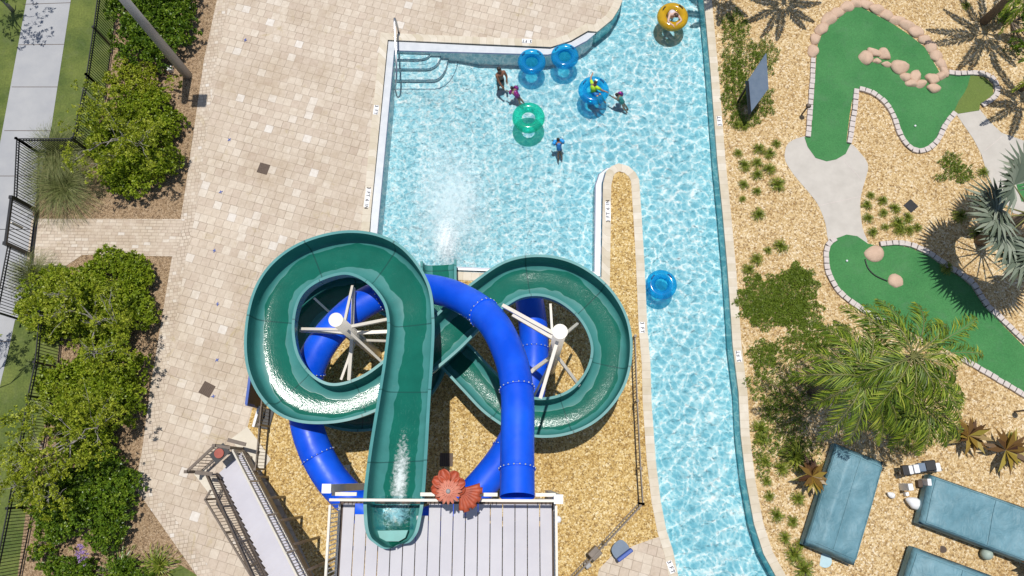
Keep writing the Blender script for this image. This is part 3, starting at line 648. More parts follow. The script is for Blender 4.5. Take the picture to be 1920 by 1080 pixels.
def tree(px, py, hgt, crown, label, seed, mat=LEAF_YEL, dens=16, ln=.10, wd=.042, grp=None, twigs=26, root=None):
    """px,py pixel of the crown centre at height hgt; crown: list of pixel ellipses relative to it (seen at hgt)"""
    rng = np.random.default_rng(seed); top = P(px, py, hgt); b = P(*root) if root else Vector((top.x, top.y, 0)); t = empty('tree', b, label, 'tree', grp)
    lobes = []; k_ = (H-hgt)/H
    for (dx, dy, rx, ry) in crown:
        for _ in range(max(4, int(rx*ry/170))):
            a = rng.uniform(0, 6.28); r = math.sqrt(rng.uniform(0, 1))*.9; sx = rng.uniform(9, 17)*SC*k_
            c = P(px+dx+math.cos(a)*r*rx, py+dy+math.sin(a)*r*ry, hgt*rng.uniform(.78, 1.05)); lobes.append((c.x, c.y, c.z, sx, sx, sx*.7))
    cs, ns = lobe_points(lobes, dens, rng, .5, .8)
    leaf_mesh('crown', *rosettes(cs, ns, 14, ln, wd, rng, .6, 1), mat, t)
    tb = MB(); fork = b+Vector((0, 0, hgt*.45)); tb.tube([b, fork*.5+b*.5+Vector((.03, .02, 0)), fork], [.09, .07, .06], 8)
    subs = []
    for i in range(7):
        x, y, z, sx, *_ = lobes[int(rng.integers(len(lobes)))]; e = fork.lerp(Vector((x, y, z)), .62)+Vector((rng.uniform(-.15, .15), rng.uniform(-.15, .15), 0)); mid = fork.lerp(e, .5)+Vector((rng.uniform(-.15, .15), rng.uniform(-.15, .15), .1))
        tb.tube([fork-Vector((0, 0, .05)), mid, e], [.030, .024, .016], 5, False); subs.append(e)
    for i in range(twigs):
        x, y, z, sx, *_ = lobes[int(rng.integers(len(lobes)))]; e = Vector((x, y, z+sx*.55)); s0 = min(subs, key=lambda q: (q-e).length)
        pts = [s0]
        for u in (.3, .6, 1): pts.append(s0.lerp(e, u)+Vector((rng.uniform(-.1, .1), rng.uniform(-.1, .1), .10*math.sin(u*3))))
        tb.tube(pts, [.013, .011, .008, .004], 4, False)
        e2 = pts[2]+Vector((rng.uniform(-.3, .3), rng.uniform(-.3, .3), rng.uniform(0, .15))); tb.tube([pts[2], pts[2].lerp(e2, .5)+Vector((0, rng.uniform(-.05, .05), .03)), e2], [.008, .006, .003], 4, False)
    tb.build('trunk', TWIG, t)
    return t
# left beds
shrub('shrub', 302, 50, [(0, -30, 85, 60), (10, 30, 65, 55), (-55, 10, 30, 60), (0, -90, 90, 40)], 1.2, 'large glossy dark green shrub crossed by the grey light pole', 'shrub', LEAF_DRK, 30, .17, .085, 1)
shrub('hedge', 282, 175, [(30, 0, 38, 42), (-20, -5, 45, 45), (-60, 10, 30, 35)], .9, 'clipped yellow green hedge at the foot of the light pole', 'hedge', LEAF_YEL, 44, .10, .06, 2, box=True)
shrub('shrub', 262, 290, [(25, -50, 58, 62), (10, 35, 70, 58), (-35, -30, 50, 60)], 1.1, 'rounded green shrub above the brick path right of the plume grass', 'shrub', LEAF_MID, 34, .15, .08, 3)
tree(200, 232, 2.4, [(0, 0, 95, 70), (-40, -50, 45, 35), (-30, 60, 55, 45), (60, 40, 50, 60)], 'airy light green tree leaning over the fence corner and sidewalk', 11, dens=20)
shrub('shrub', 228, 565, [(0, -30, 68, 56), (-30, 30, 64, 54), (20, 25, 48, 55), (-110, 10, 60, 60)], 1.1, 'rounded green shrub just below the brick path', 'shrub', LEAF_MID, 34, .15, .08, 4)
tree(140, 590, 2.5, [(0, -10, 110, 75), (-50, -20, 60, 70), (60, 60, 60, 45)], 'airy tree with pale twisting branches between brick path and lower fence', 12, dens=20, twigs=40)
shrub('shrub', 205, 740, [(15, -60, 62, 50), (0, 10, 74, 62), (-40, 60, 60, 55), (-70, -20, 40, 60)], 1.2, 'dark green shrub midway down the long mulch bed', 'shrub', LEAF_MID, 34, .15, .08, 5)
tree(105, 815, 2.6, [(0, 0, 120, 90), (-40, 70, 70, 60), (60, -50, 70, 60)], 'broad airy tree with bare grey branches over the lawn beside the lower fence', 13, dens=20, twigs=44)
shrub('shrub', 190, 930, [(15, -20, 56, 60), (0, 40, 64, 50), (-60, 10, 55, 75)], 1.2, 'dense green shrub at the bend of the patio edge', 'shrub', LEAF_DRK, 34, .15, .08, 6)
tree(60, 905, 2.3, [(-20, 0, 70, 60), (30, 30, 50, 40)], 'small airy tree with a forked pale branch over the lower fence', 14, dens=16, twigs=30)
shrub('shrub', 170, 1075, [(-50, -10, 55, 40), (40, 10, 70, 40), (100, 30, 60, 35)], .7, 'low dark shrub with purple blooms at the bottom of the bed', 'shrub', LEAF_DRK, 34, .14, .07, 7)
shrub('shrub', 90, 1010, [(0, 0, 35, 26)], .6, 'small round shrub next to the lower end of the fence', 'shrub', LEAF_MID, 34, .12, .07, 8)
shrub('shrub', 236, 135, [(0, 0, 28, 40)], .8, 'narrow dark shrub filling the gap between fence and white utility box', 'shrub', LEAF_DRK, 34, .13, .07, 9)
tree(-12, -42, 2.6, [(0, 0, 60, 45), (20, 20, 30, 30)], 'dark tree in the corner casting a shadow on the sidewalk', 15, LEAF_DRK, 18, root=(24, 20))
tree(-50, 620, 2.6, [(0, 0, 45, 50)], 'tree reaching in at the edge beside the sidewalk', 16, LEAF_MID, 16, root=(-60, 740))

def strands(name, px, py, r, hgt, nb, label, cat, mat, seed, wd=.012, grp=None, segs=4, partname='blades', loc=None, droop=1.0, parent=None):
    """arching blades from a centre: r in px"""
    rng = np.random.default_rng(seed); b = loc if loc is not None else P(px, py); R_ = r*SC
    t = parent or empty(name, b, label, cat, grp)
    B, D, Nn, Ln, W, Rn = [], [], [], [], [], []
    for i in range(nb):
        a = rng.uniform(0, 6.283); L = R_*rng.uniform(.55, 1.1); h = hgt*rng.uniform(.6, 1.1); c = np.array([b.x, b.y, b.z])+np.array([math.cos(a), math.sin(a), 0])*R_*.08*rng.uniform(0, 1)
        prev = c; r_ = rng.uniform(0, 1); a2 = a+rng.uniform(-.2, .2)
        for s in range(1, segs+1):
            u = s/segs; q = c+np.array([math.cos(a2)*L*u, math.sin(a2)*L*u, h*(1-(1-u*1.0)**2) - droop*h*.75*u**3])
            q = q+rng.normal(size=3)*L*.015
            dd = q-prev; l = np.linalg.norm(dd); B.append(prev); D.append(dd/l); Ln.append(l*1.15); W.append(wd*(1.25-u*.7)); Rn.append(np.clip(r_*.7+u*.3, 0, 1)); Nn.append((0, 0, 1)); prev = q
    leaf_mesh(partname, np.array(B), np.array(D), np.array(Nn, float)+rng.normal(size=(len(B), 3))*.2, np.array(Ln), np.array(W), np.array(Rn), mat, t)
    return t
pg = 'plume grasses by the brick path'
strands('plume_grass', 118, 295, 74, 1.0, 1000, 'tall green plume grass behind the fence corner', 'grass', LEAF_GRS, 21, .012, pg)
strands('plume_grass', 125, 352, 82, 1.0, 1200, 'straw coloured plume grass at the top edge of the brick path', 'grass', LEAF_GRS, 22, .013, pg)
strands('plume_grass', 68, 520, 52, .9, 600, 'thin plume grass beside the gate below the brick path', 'grass', LEAF_GRS, 23, .012, pg)
strands('lily_clump', 300, 1060, 36, .5, 90, 'spiky strap leaved clump at the tip of the mulch bed', 'plant', LEAF_TUFT, 24, .05)
strands('lily_clump', 232, 1066, 40, .5, 90, 'dark strap leaved clump left of the lighter spiky one', 'plant', LEAF_DRK, 25, .05)
t = empty('purple_flowers', P(155, 1038), 'cluster of pale purple blooms above the low dark shrub', 'flowers')
rng = np.random.default_rng(5)
cs = np.array([tuple(P(155+rng.normal()*6, 1036+rng.normal()*10, .95+rng.uniform(-.1, .15))) for _ in range(30)])
leaf_mesh('blossom', *rosettes(cs, np.tile([0, 0, 1.], (len(cs), 1)), 9, .06, .045, rng), PURPLE, t)
MB().tube([P(155, 1038), P(155, 1036, .95)], .012, 5).build('stem', TRUNK, t)

# tufts on the right
tg = 'small tufted plants in the gravel'
tuft_px = [(x/3+1340, y/3+240, r) for x, y, r in [(165, 215, 13), (235, 198, 11), (308, 148, 12), (238, 268, 12), (303, 235, 13), (350, 320, 15), (160, 322, 10), (235, 360, 9), (155, 402, 7), (130, 145, 9), (245, 120, 12), (245, 492, 13), (370, 668, 14), (875, 382, 8), (940, 410, 10), (855, 435, 10), (1010, 455, 11), (945, 480, 9), (860, 510, 10), (1030, 538, 14), (1082, 508, 11), (1090, 578, 10), (1137, 560, 9), (885, 586, 10), (955, 560, 8), (1035, 580, 11), (1375, 500, 14), (1470, 600, 14), (1300, 790, 12), (235, 740, 12), (190, 800, 12), (1505, 255, 11)]]
tuft_px += [(1400+x/3.375, 760+y/3.375, r) for x, y, r in [(115, 355, 12), (125, 480, 9), (142, 575, 9), (185, 697, 12), (240, 840, 11), (295, 940, 15), (355, 1035, 17), (95, 215, 13), (215, 400, 14), (320, 590, 12), (290, 735, 10), (340, 875, 10), (1670, 200, 8), (305, 330, 24), (80, 150, 15), (1080, 130, 20), (895, 90, 16), (985, 150, 15)]]
tuft_px += [(1455, 270, 9), (1380, 235, 10), (1395, 235, 12), (1810, 12, 9), (1880, 25, 14), (1440, 470, 8)]
tlab = lambda x, y: ('tufted plant on the gravel strip by the river coping' if x < 1480 and y < 480 else 'yellow green tuft in the gravel right of the concrete path' if x < 1740 and 350 < y < 480 else 'small tuft in the gravel between river coping and teal cover' if x < 1520 and y > 780 else 'tufted plant beside the ground cover mat' if x < 1560 and 480 <= y < 560 else 'tufted plant near the palms')
protos = []
for i in range(4):
    t = strands('tufted_plant', *tuft_px[i][:2], 13, .28, 110, tlab(*tuft_px[i][:2]), 'plant', LEAF_TUFT, 40+i, .028, tg, 3); t.scale = (tuft_px[i][2]/13*1.1,)*3; protos.append(t)
for i, (x, y, r) in enumerate(tuft_px[4:]):
    c = copy_tree(protos[i % 4], None, P(x, y), rnd.uniform(0, 6.28), r/13*1.1); c['label'] = tlab(x, y)

def cover(pts_blobs, label_kind, seed, mat=LEAF_COV, dens=420, hgt=.12, ln=.06, wd=.032, name='ground_cover'):
    rng = np.random.default_rng(seed); cs = []
    for (px, py, rx, ry, k) in pts_blobs:
        n_ = int(1.2*dens*k*rx*ry*math.pi*SC*SC)
        for _ in range(n_):
            a = rng.uniform(0, 6.283); r = math.sqrt(rng.uniform(0, 1)); edge = 1+.16*math.sin(5*a+px)+.12*math.sin(11*a+py)
            p = P(px+math.cos(a)*r*rx*edge, py+math.sin(a)*r*ry*edge, .02+hgt*rng.uniform(.1, 1)*(1-.5*r)); cs.append(tuple(p))
    cs = np.array(cs); o = leaf_mesh(name, *rosettes(cs, np.tile([0, 0, 1.], (len(cs), 1)), 5, ln, wd, rng, .5), mat); tag(o, kind='stuff'); return o
cover([(1378, 50, 26, 30, .8), (1390, 110, 40, 40, .55), (1378, 165, 26, 55, .9), (1425, 190, 26, 32, .7), (1435, 105, 24, 35, .6), (1395, 225, 30, 16, .6)], None, 51)
cover([(1425, 560, 42, 42, 1.1), (1485, 545, 45, 45, 1.1), (1500, 520, 28, 20, 1), (1450, 585, 60, 30, .8), (1500, 590, 45, 30, .8), (1545, 630, 60, 26, .6), (1500, 650, 60, 25, .5), (1430, 665, 28, 26, .8)], None, 52)
cover([(1783, 305, 20, 20, .8), (1803, 325, 22, 18, .8), (1763, 333, 16, 8, .5)], None, 53)
cover([(1450, 720, 45, 60, .75), (1470, 800, 45, 60, .75), (1520, 720, 50, 50, .5), (1430, 850, 18, 50, .5), (1500, 850, 45, 30, .5)], None, 54, LEAF_COV, 200, .22)
cover([(1720, 800, 60, 40, .6), (1700, 825, 40, 26, .6), (1700, 700, 60, 60, .4)], None, 55, LEAF_TUFT, 200, .2)

# palms
def frond_pts(o, a, L, rise, droop, n=9):
    return [o+Vector((math.cos(a)*L*u, math.sin(a)*L*u, rise*math.sin(u*1.9)-droop*u**2.2)) for u in np.linspace(0, 1, n)]
def feather_palm(px, py, z, r, nf, label, seed, mat=LEAF_PALM, dens=60, lw=.036, ll=.62, tr=.10, grp=None):
    rng = np.random.default_rng(seed); top = P(px, py, z); b = Vector((top.x, top.y, 0)); t = empty('palm', b, label, 'palm', grp); R_ = r*SC*(H-z)/H
    rch = MB()
    for i in range(nf):
        a = 2*math.pi*i/nf+rng.uniform(-.2, .2); L = R_*rng.uniform(.75, 1.1)
        pts = frond_pts(top, a, L, rng.uniform(.35, .9), rng.uniform(.7, 1.7)); rch.tube(pts, [.022]*4+[.014]*3+[.007]*2, 4, False)
        B, D, W, Ln, Rn = [], [], [], [], []
        for k in range(dens):
            u = .12+.88*k/dens; f = u*(len(pts)-1); i0 = min(int(f), len(pts)-2); p = pts[i0].lerp(pts[i0+1], f-i0); tg_ = (pts[i0+1]-pts[i0]).normalized()
            sd = tg_.cross(Vector((0, 0, 1))).normalized()
            for s in (-1, 1):
                ang = rng.uniform(.55, .85); d = (tg_*math.cos(ang)+sd*s*math.sin(ang)+Vector((rng.uniform(-.2, .2), rng.uniform(-.2, .2), -.35+rng.uniform(-.3, .3)))).normalized()
                l = ll*(math.sin(math.pi*min(u*.85+.15, 1))**.5)*rng.uniform(.85, 1.1); B.append(tuple(p)); D.append(tuple(d)); Ln.append(l); W.append(lw); Rn.append(rng.uniform(0, 1))
        n_ = len(B); leaf_mesh('frond', np.array(B), np.array(D), np.tile([0, 0, 1.], (n_, 1))+rng.normal(size=(n_, 3))*.3, np.array(Ln), np.array(W), np.array(Rn), mat, t, droop=.18)
    rch.build('frond_stem', TRUNK if tr < .05 else LEAF_PALM_STEM, t)
    MB().tube([b, b.lerp(top, .5)+Vector((.04, 0, 0)), top], [tr*1.3, tr, tr*.9], 9).build('trunk', TRUNK, t)
    return t
LEAF_PALM_STEM = M('palm_stem', (.20, .20, .06), (.14, .15, .05), 5, .5)
def fan_palm(px, py, z, r, nf, label, seed, mat=LEAF_SILV, fr=.75, tr=.2, nseg=34):
    rng = np.random.default_rng(seed); top = P(px, py, z); b = Vector((top.x, top.y, 0)); t = empty('fan_palm', b, label, 'palm'); R_ = r*SC*(H-z)/H
    stem = MB()
    for i in range(nf):
        a = i*2.4+rng.uniform(-.2, .2); el = rng.uniform(-.15, .75); L = R_*.5*rng.uniform(.8, 1.15)
        d = Vector((math.cos(a)*math.cos(el), math.sin(a)*math.cos(el), math.sin(el))); c = top+d*L; stem.tube([top, top.lerp(c, .5)+Vector((0, 0, .06)), c], [.035, .026, .02], 5)
        up = (Vector((0, 0, 1))-d*d.z).normalized(); sd = d.cross(up).normalized()
        up = (up*.8+Vector((rng.uniform(-.3, .3), rng.uniform(-.3, .3), .3))).normalized(); sd = d.cross(up).normalized()
        B, D, W, Ln, Rn = [], [], [], [], []
        f_ = fr*R_*.55
        for k in range(nseg):
            th = -2.2+4.4*k/(nseg-1); dd = (d*math.cos(th)+sd*math.sin(th)+up*(.22+.12*(k % 2))).normalized(); B.append(tuple(c)); D.append(tuple(dd)); Ln.append(f_*(1.1-.25*abs(th)/2.2)*rng.uniform(.93, 1.07)); W.append(f_*.13); Rn.append(rng.uniform(0, 1))
        n_ = len(B); leaf_mesh('fan', np.array(B), np.array(D), np.tile(list(up), (n_, 1)), np.array(Ln), np.array(W), np.array(Rn), mat, t, droop=.12)
    stem.build('leaf_stem', LEAF_PALM_STEM, t)
    MB().tube([b, b.lerp(top, .6), top], [tr*1.2, tr, tr*.9], 10).build('trunk', TRUNK, t)
    return t
fan_palm(1932, 402, 3.0, 150, 13, 'silver blue fan palm leaning over the lower green and path', 61)
feather_palm(1712, 668, 4.8, 128, 15, 'bushy feather palm whose fronds hang over the middle of the lower green', 62)
feather_palm(1622, 706, 4.6, 122, 14, 'bushy feather palm nearest the river, beside the mat of ground cover', 63)
feather_palm(1730, 762, 3.6, 98, 13, 'smaller feather palm between lower green and teal covers', 64)
feather_palm(1938, -52, 3.2, 130, 13, 'palm in the upper right corner with thin bare leaf stems', 65, tr=.14, ll=.34, lw=.06)
feather_palm(1392, -122, 3.2, 95, 10, 'feather palm just beyond the top edge beside the river coping', 66, ll=.32, lw=.06)
feather_palm(1520, -112, 3.2, 105, 11, 'feather palm just beyond the top edge left of the rock rim', 67, ll=.32, lw=.06)
feather_palm(2018, 85, 3.2, 120, 10, 'feather palm beyond the right edge above the second path', 68, ll=.32, lw=.06)
shrub('shrub', 1895, 40, [(0, 0, 40, 30), (20, 60, 30, 40)], .6, 'dark green shrub under the palm in the upper right corner', 'shrub', LEAF_DRK, 30, .13, .06, 69)
def croton(px, py, r, label, seed):
    rng = np.random.default_rng(seed); b = P(px, py); t = empty('croton', b, label, 'plant', 'bronze leaved plants'); top = np.array([b.x, b.y, .55])
    n_ = 30; a = rng.uniform(0, 6.283, n_); el = rng.uniform(-.05, .9, n_); d = np.stack([np.cos(a)*np.cos(el), np.sin(a)*np.cos(el), np.sin(el)], 1)
    leaf_mesh('leaves', np.tile(top, (n_, 1)), d, np.tile([0, 0, 1.], (n_, 1)), r*SC*rng.uniform(.7, 1.1, n_), np.full(n_, .19), rng.uniform(0, 1, n_), LEAF_CROT, t, droop=.2)
    MB().tube([b, b+Vector((0, 0, .56))], .03, 6).build('stem', TRUNK, t)
croton(1512, 893, 36, 'bronze leaved plant overhanging the corner of the first teal cover', 71)
croton(1800, 818, 38, 'bronze leaved plant with pointed leaves right of the feather palms', 72)
croton(1868, 845, 42, 'bronze and yellow leaved plant above the second teal cover', 73)
croton(1925, 1060, 32, 'bronze leaved plant at the lower right corner by the teal cover', 74)

# ------------------------------------------------------------------ fences
def fence(pts, h, label, mat=BLACK, sp=.11, name='metal_fence', grp='black picket fences', post=2.0, rails=(0.0, .13, None), pw=.022):
    """pts: pixel base points on the ground"""
    W = PL(pts); t = empty(name, W[0], label, 'fence', grp); rail = MB(); pk = MB()
    for i, (a, b) in enumerate(zip(W, W[1:])):
        L = (b-a).length; up = Vector((0, 0, 1))
        for z in (h-.02, h-.17, .12): rail.bar(a+up*z, b+up*z, .035, .035)
        n_ = int(L/sp)
        for k in range(1, n_): p = a.lerp(b, k/n_); pk.bar(p+up*.1, p+up*(h-.02), pw, pw, Vector((0, 1, 0)))
        npst = max(1, round(L/post))
        for k in range(npst+(1 if i == len(W)-2 else 0)):
            p = a.lerp(b, k/npst); m = MB(); m.box(p+up*(h+.03)/2, (.07, .07, h+.03)); m.box(p+up*(h+.045), (.09, .09, .03)); m.build('post', mat, t)
    rail.build('rail', mat, t); pk.build('pickets', mat, t)
    return t
fence([(234, -140), (222, 10), (212, 90), (200, 175)], 1.5, 'black metal fence running beside the top grass strip')
fence([(200, 175), (176, 290), (76, 290)], 1.5, 'short black fence return hidden by the airy tree at the corner')
fence([(76, 290), (72, 398)], 1.5, 'black fence panel over the sidewalk behind the plume grass, above the gate')
fence([(62, 480), (40, 600)], 1.5, 'black fence panel below the gate over the pale paving')
fence([(120, 600), (112, 690), (100, 750), (66, 950), (40, 1085)], 1.5, 'long black metal fence along the lower lawn strip')
g = empty('metal_gate', P(72, 398), 'dark framed gate with a brass coloured pull bar at the end of the brick path', 'gate')
a, b = P(72, 398), P(62, 480); up = Vector((0, 0, 1)); m = MB()
for p in (a, b): m.box(p+up*.85, (.13, .13, 1.7))
for z in (.12, 1.62): m.bar(a+up*z, b+up*z, .09, .09)
m.build('gate_frame', BLACK, g)
m = MB(); k = 13
for i in range(1, k): p = a.lerp(b, i/k); m.bar(p+up*.15, p+up*1.6, .025, .025, Vector((0, 1, 0)))
m.build('pickets', BLACK, g)
MB().bar(a.lerp(b, .5)+up*.75+Vector((-.06, 0, 0)), a.lerp(b, .5)+up*1.35+Vector((-.06, 0, 0)), .10, .06, Vector((0, 1, 0))).build('pull_bar', PAD, g)
fence([(1183, 640), (1187, 757), (1193, 879), (1197, 943)], 1.1, 'thin bronze fence between slide gravel and river coping', BRONZE, .11, grp='bronze fences round the slide', pw=.016)
fence([(1197, 943), (1060, 1090)], 1.1, 'bronze fence slanting across the gravel to the corner patio', BRONZE, .11, grp='bronze fences round the slide', pw=.016)
fence([(510, 745), (505, 800), (498, 880)], 1.1, 'short bronze fence beside the cream pad at the stair foot', BRONZE, .11, grp='bronze fences round the slide', pw=.016)

# light pole
lb = P(352, 142); t = empty('light_pole', lb, 'tall grey tapered light pole rising from the mulch bed', 'lamp post')
MB().tube([lb, lb+Vector((0, 0, 7.2))], [.20, .145], 14).build('pole', GREY, t)
hd = MB(); hd.bar(lb+Vector((0, 0, 7.0)), lb+Vector((.45, 0, 7.05)), .08); hd.build('arm', GREY, t)
MB().box(lb+Vector((.62, 0, 7.08)), (.62, .58, .12)).build('lamp_head', GREY, t, bevel=.03)
m = MB(); m.box(P(319, 130, .12), (.2, .2, .24), .2); tag(m.build('utility_box', WHITE, loc=P(319, 130), bevel=.02), 'small white utility box in the mulch beside the pole', 'utility box')
def grate(px, py, s, rz, label, mat=DARKB):
    c = P(px, py, .02); t = empty('drain_cover', c, label, 'drain cover', 'square drain covers'); m = MB(); w_ = s*SC
    for i in range(7): m.box(c+Matrix.Rotation(rz, 3, 'Z') @ Vector((-w_/2+w_*(i+.5)/7, 0, 0)), (w_/9, w_, .02), rz)
    m.build('slats', mat, t); MB().box(c-Vector((0, 0, .006)), (w_, w_, .012), rz).build('frame', BLACK if mat is not DARKB else WOODB, t)
grate(494, 316, 20, -.28, 'brown square drain cover in the patio above the green slide loop')
grate(388, 730, 22, -.45, 'brown square drain cover in the patio left of the slide')
grate(1708, 386, 19, .7, 'dark diamond turned cover in the gravel right of the path', BLACK)
grate(837, 862, 22, .0, 'brown plate standing in for a square shadow on the gravel behind the orange flower')  # plate added where a square shadow falls, not a drain
cm = [(460, 75), (430, 262), (414, 360), (402, 470), (408, 570), (407, 675), (400, 743)]
for i, (x, y) in enumerate(cm):
    c = P(x, y, .02); m = MB(); a = rnd.uniform(0, 1.5); m.box(c, (.16, .028, .02), a); m.box(c+Vector((0, 0, .003)), (.028, .13, .02), a)
    tag(m.build('floor_marker', SIGNBLUE, loc=c), 'small dark blue cross lying in the line down the patio pavers', 'floor marker', 'blue crosses in a line on the patio')

# ------------------------------------------------------------------ depth markers
def marker(px, py, text, ang, L, Wd, label):
    c = P(px, py, .034); t = empty('depth_marker', c, label, 'depth marker', 'pool depth markers')
    MB().box(c, (L, Wd, .012), ang).build('tile', WHITE, t)
    cu = bpy.data.curves.new('lettering', 'FONT'); cu.body = text; cu.size = Wd*.95; cu.align_x = 'CENTER'; cu.align_y = 'CENTER'; cu.extrude = .001; cu.offset = .004; cu.space_character = 1.25
    tmp = bpy.data.objects.new('tmp', cu); C.objects.link(tmp); bpy.context.view_layer.update()
    me = bpy.data.meshes.new_from_object(tmp); bpy.data.objects.remove(tmp)
    o = bpy.data.objects.new('lettering', me); me.materials.clear(); me.materials.append(INK); C.objects.link(o); o.parent = t; o.location = (0, 0, .009); o.rotation_euler = (0, 0, ang)
D2 = math.pi/2
marker(705, 206, '3 FT', -D2-.07, .42, .2, '3 FT marker on the coping beside the upper left pool wall')
marker(689, 371, '3 FT 6 IN', -D2-.08, .8, .2, '3 FT 6 IN marker on the left pool coping near the slide')
marker(988, 77, '3 FT', math.pi-.04, .42, .2, 'upside down 3 FT marker on the top coping above the blue tubes')
marker(1140, 396, '3 FT 6 IN', D2, .8, .2, '3 FT 6 IN marker on the left coping of the island')
marker(1204, 614, '3 FT', -D2, .42, .2, '3 FT marker on the river coping right of the green loop')
marker(1349, 227, '3 FT', D2+.07, .42, .2, '3 FT marker on the right river coping by the sign board')
marker(1385, 668, '3 FT', D2+.07, .42, .2, '3 FT marker on the right river coping beside the ground cover')
marker(1258, 1063, '3 FT', -D2+.35, .42, .2, '3 FT marker on the coping at the corner patio')

# ------------------------------------------------------------------ slides
def sweep_trough(path, name, mat, parent, depth=.80, thick=.05, lip=.09, n=10, startcap=True):
    """path: (px,py,z_rim,width_px[,depth scale]) -> open channel with flanges. width is metres from pixel width at that height"""
    pts = catmull(path, n); ctr = [P(p[0], p[1], p[2]) for p in pts]; N = len(pts)
    prof = [(-1, 0), (-.99, -.35), (-.972, -.66), (-.91, -.85), (-.76, -.95), (-.46, -.98), (-.2, -.995), (0, -1), (.2, -.995), (.46, -.98), (.76, -.95), (.91, -.85), (.972, -.66), (.99, -.35), (1, 0)]
    loop = [((x, z), 'in', (x+1)/2) for x, z in prof]
    m = MB(); rings = []; s = 0
    for i in range(N):
        a = ctr[max(i-1, 0)]; b = ctr[min(i+1, N-1)]; tg_ = (b-a); tg_.z = 0; tg_.normalize(); sd = Vector((tg_.y, -tg_.x, 0))
        v = pts[i]
        # metres per pixel at this height (depth along the optical axis)
        dc = (ctr[i]-Vector((0, 0, H))); dep = -(R.transposed() @ dc).z; hw = v[3]*dep/FPX/2
        ds = v[4] if len(v) > 4 else 1.0; dp = depth*ds; hw = max(hw, .03)
        ins = hw-min(lip, hw*.5)
        if i: s += (ctr[i]-ctr[i-1]).length
        row = []
        for (x, z), _, u in loop: row.append((ctr[i]+sd*x*ins+Vector((0, 0, z*dp)), (u, s)))
        # right flange top, outer, then outer shell back, left flange
        row.append((ctr[i]+sd*hw, (2, s))); row.append((ctr[i]+sd*hw-Vector((0, 0, .045)), (2, s))); row.append((ctr[i]+sd*(ins+thick)-Vector((0, 0, .05)), (2, s)))
        for (x, z) in prof[::-1][1:-1]: row.append((ctr[i]+sd*x*(ins+thick)+Vector((0, 0, z*(dp+thick))), (2, s)))
        row.append((ctr[i]-sd*(ins+thick)-Vector((0, 0, .05)), (2, s))); row.append((ctr[i]-sd*hw-Vector((0, 0, .045)), (2, s))); row.append((ctr[i]-sd*hw, (2, s)))
        rings.append(row)
    K = len(rings[0]); vs = [p for r in rings for p, _ in r]; fs = []; uvs = []
    for i in range(N-1):
        for j in range(K):
            j2 = (j+1) % K; fs.append((i*K+j, i*K+j2, (i+1)*K+j2, (i+1)*K+j))
            q = [rings[i][j][1], rings[i][j2][1], rings[i+1][j2][1], rings[i+1][j][1]]
            fl = j >= len(loop)-1
            if fl: q = [(2, t[1]) for t in q]
            uvs.append(q)
    m.add(vs, fs, True, uvs); o = m.build(name, mat, parent)
    me = o.data
    bankv = []
    for i in range(N):
        a, b, c2 = ctr[max(i-6, 0)], ctr[i], ctr[min(i+6, N-1)]; u = (b-a); v2 = (c2-b); cr = u.x*v2.y-u.y*v2.x; bankv.append(max(-1, min(1, cr/(u.length*v2.length+1e-6)*2.2)))
    ba = me.attributes.new('bank', 'FLOAT', 'POINT'); ba.data.foreach_set('value', [bankv[i] for i in range(N) for j in range(K)])
    # sharp crease at the flange edges
    at = me.attributes.new('sharp_edge', 'BOOLEAN', 'EDGE'); hard = {0, len(loop)-1, len(loop), len(loop)+1, K-1, K-2, K-3}
    flags = [False]*len(me.edges)
    for e in me.edges:
        a, b = e.vertices
        if a % K == b % K and (a % K) in hard: flags[e.index] = True
    at.data.foreach_set('value', flags)
    return o, ctr, pts
gpath = [(736, 1027, 7.75, 6, .35), (735, 1022, 7.75, 50, .6), (735, 1012, 7.75, 80, .8), (735, 997, 7.75, 98, .85), (736, 970, 7.72, 108, .9), (739, 925, 7.65, 115, 1), (746, 850, 7.0, 111, 1), (757, 750, 6.2, 100, 1), (766, 670, 5.6, 93, 1), (770, 600, 5.3, 89, 1),
         (758, 542, 5.2, 94, 1), (714, 491, 5.1, 96, 1), (650, 473, 5.0, 87, 1), (576, 493, 4.9, 88, 1), (526, 538, 4.8, 90, 1), (506, 607, 4.7, 93, 1), (513, 683, 4.6, 100, 1), (552, 737, 4.5, 98, 1), (618, 756, 4.4, 76, 1), (692, 737, 4.25, 74, 1),
         (765, 686, 4.1, 78, 1), (828, 633, 3.95, 81, 1), (872, 590, 3.8, 80, 1), (915, 553, 3.65, 77, 1), (963, 523, 3.5, 79, 1), (1014, 516, 3.4, 81, 1), (1064, 529, 3.3, 84, 1), (1109, 562, 3.2, 85, 1), (1138, 607, 3.1, 83, 1), (1147, 658, 3.0, 78, 1),
         (1134, 711, 2.9, 79, 1), (1097, 757, 2.8, 78, 1), (1045, 780, 2.7, 76, 1), (988, 779, 2.6, 74, 1), (936, 751, 2.5, 72, 1), (893, 709, 2.42, 70, 1), (852, 665, 2.35, 70, 1), (800, 612, 2.25, 70, 1), (745, 566, 2.1, 70, 1), (680, 542, 2.0, 70, 1), (615, 552, 1.9, 70, 1),
         (566, 592, 1.8, 70, 1), (545, 650, 1.7, 70, 1), (560, 712, 1.6, 70, 1), (605, 757, 1.5, 70, 1), (668, 774, 1.4, 70, 1), (735, 760, 1.3, 70, 1), (788, 712, 1.25, 70, 1), (815, 640, 1.1, 69, 1), (822, 560, .95, 68, .95), (822, 520, .86, 68, .9), (822, 488, .72, 68, .85)]
ws = empty('water_slide', P(740, 920), 'green open water slide winding in a figure of eight from tower deck to splash pool', 'water slide')
fl, gctr, gpts = sweep_trough(gpath, 'flume', FLUME, ws)
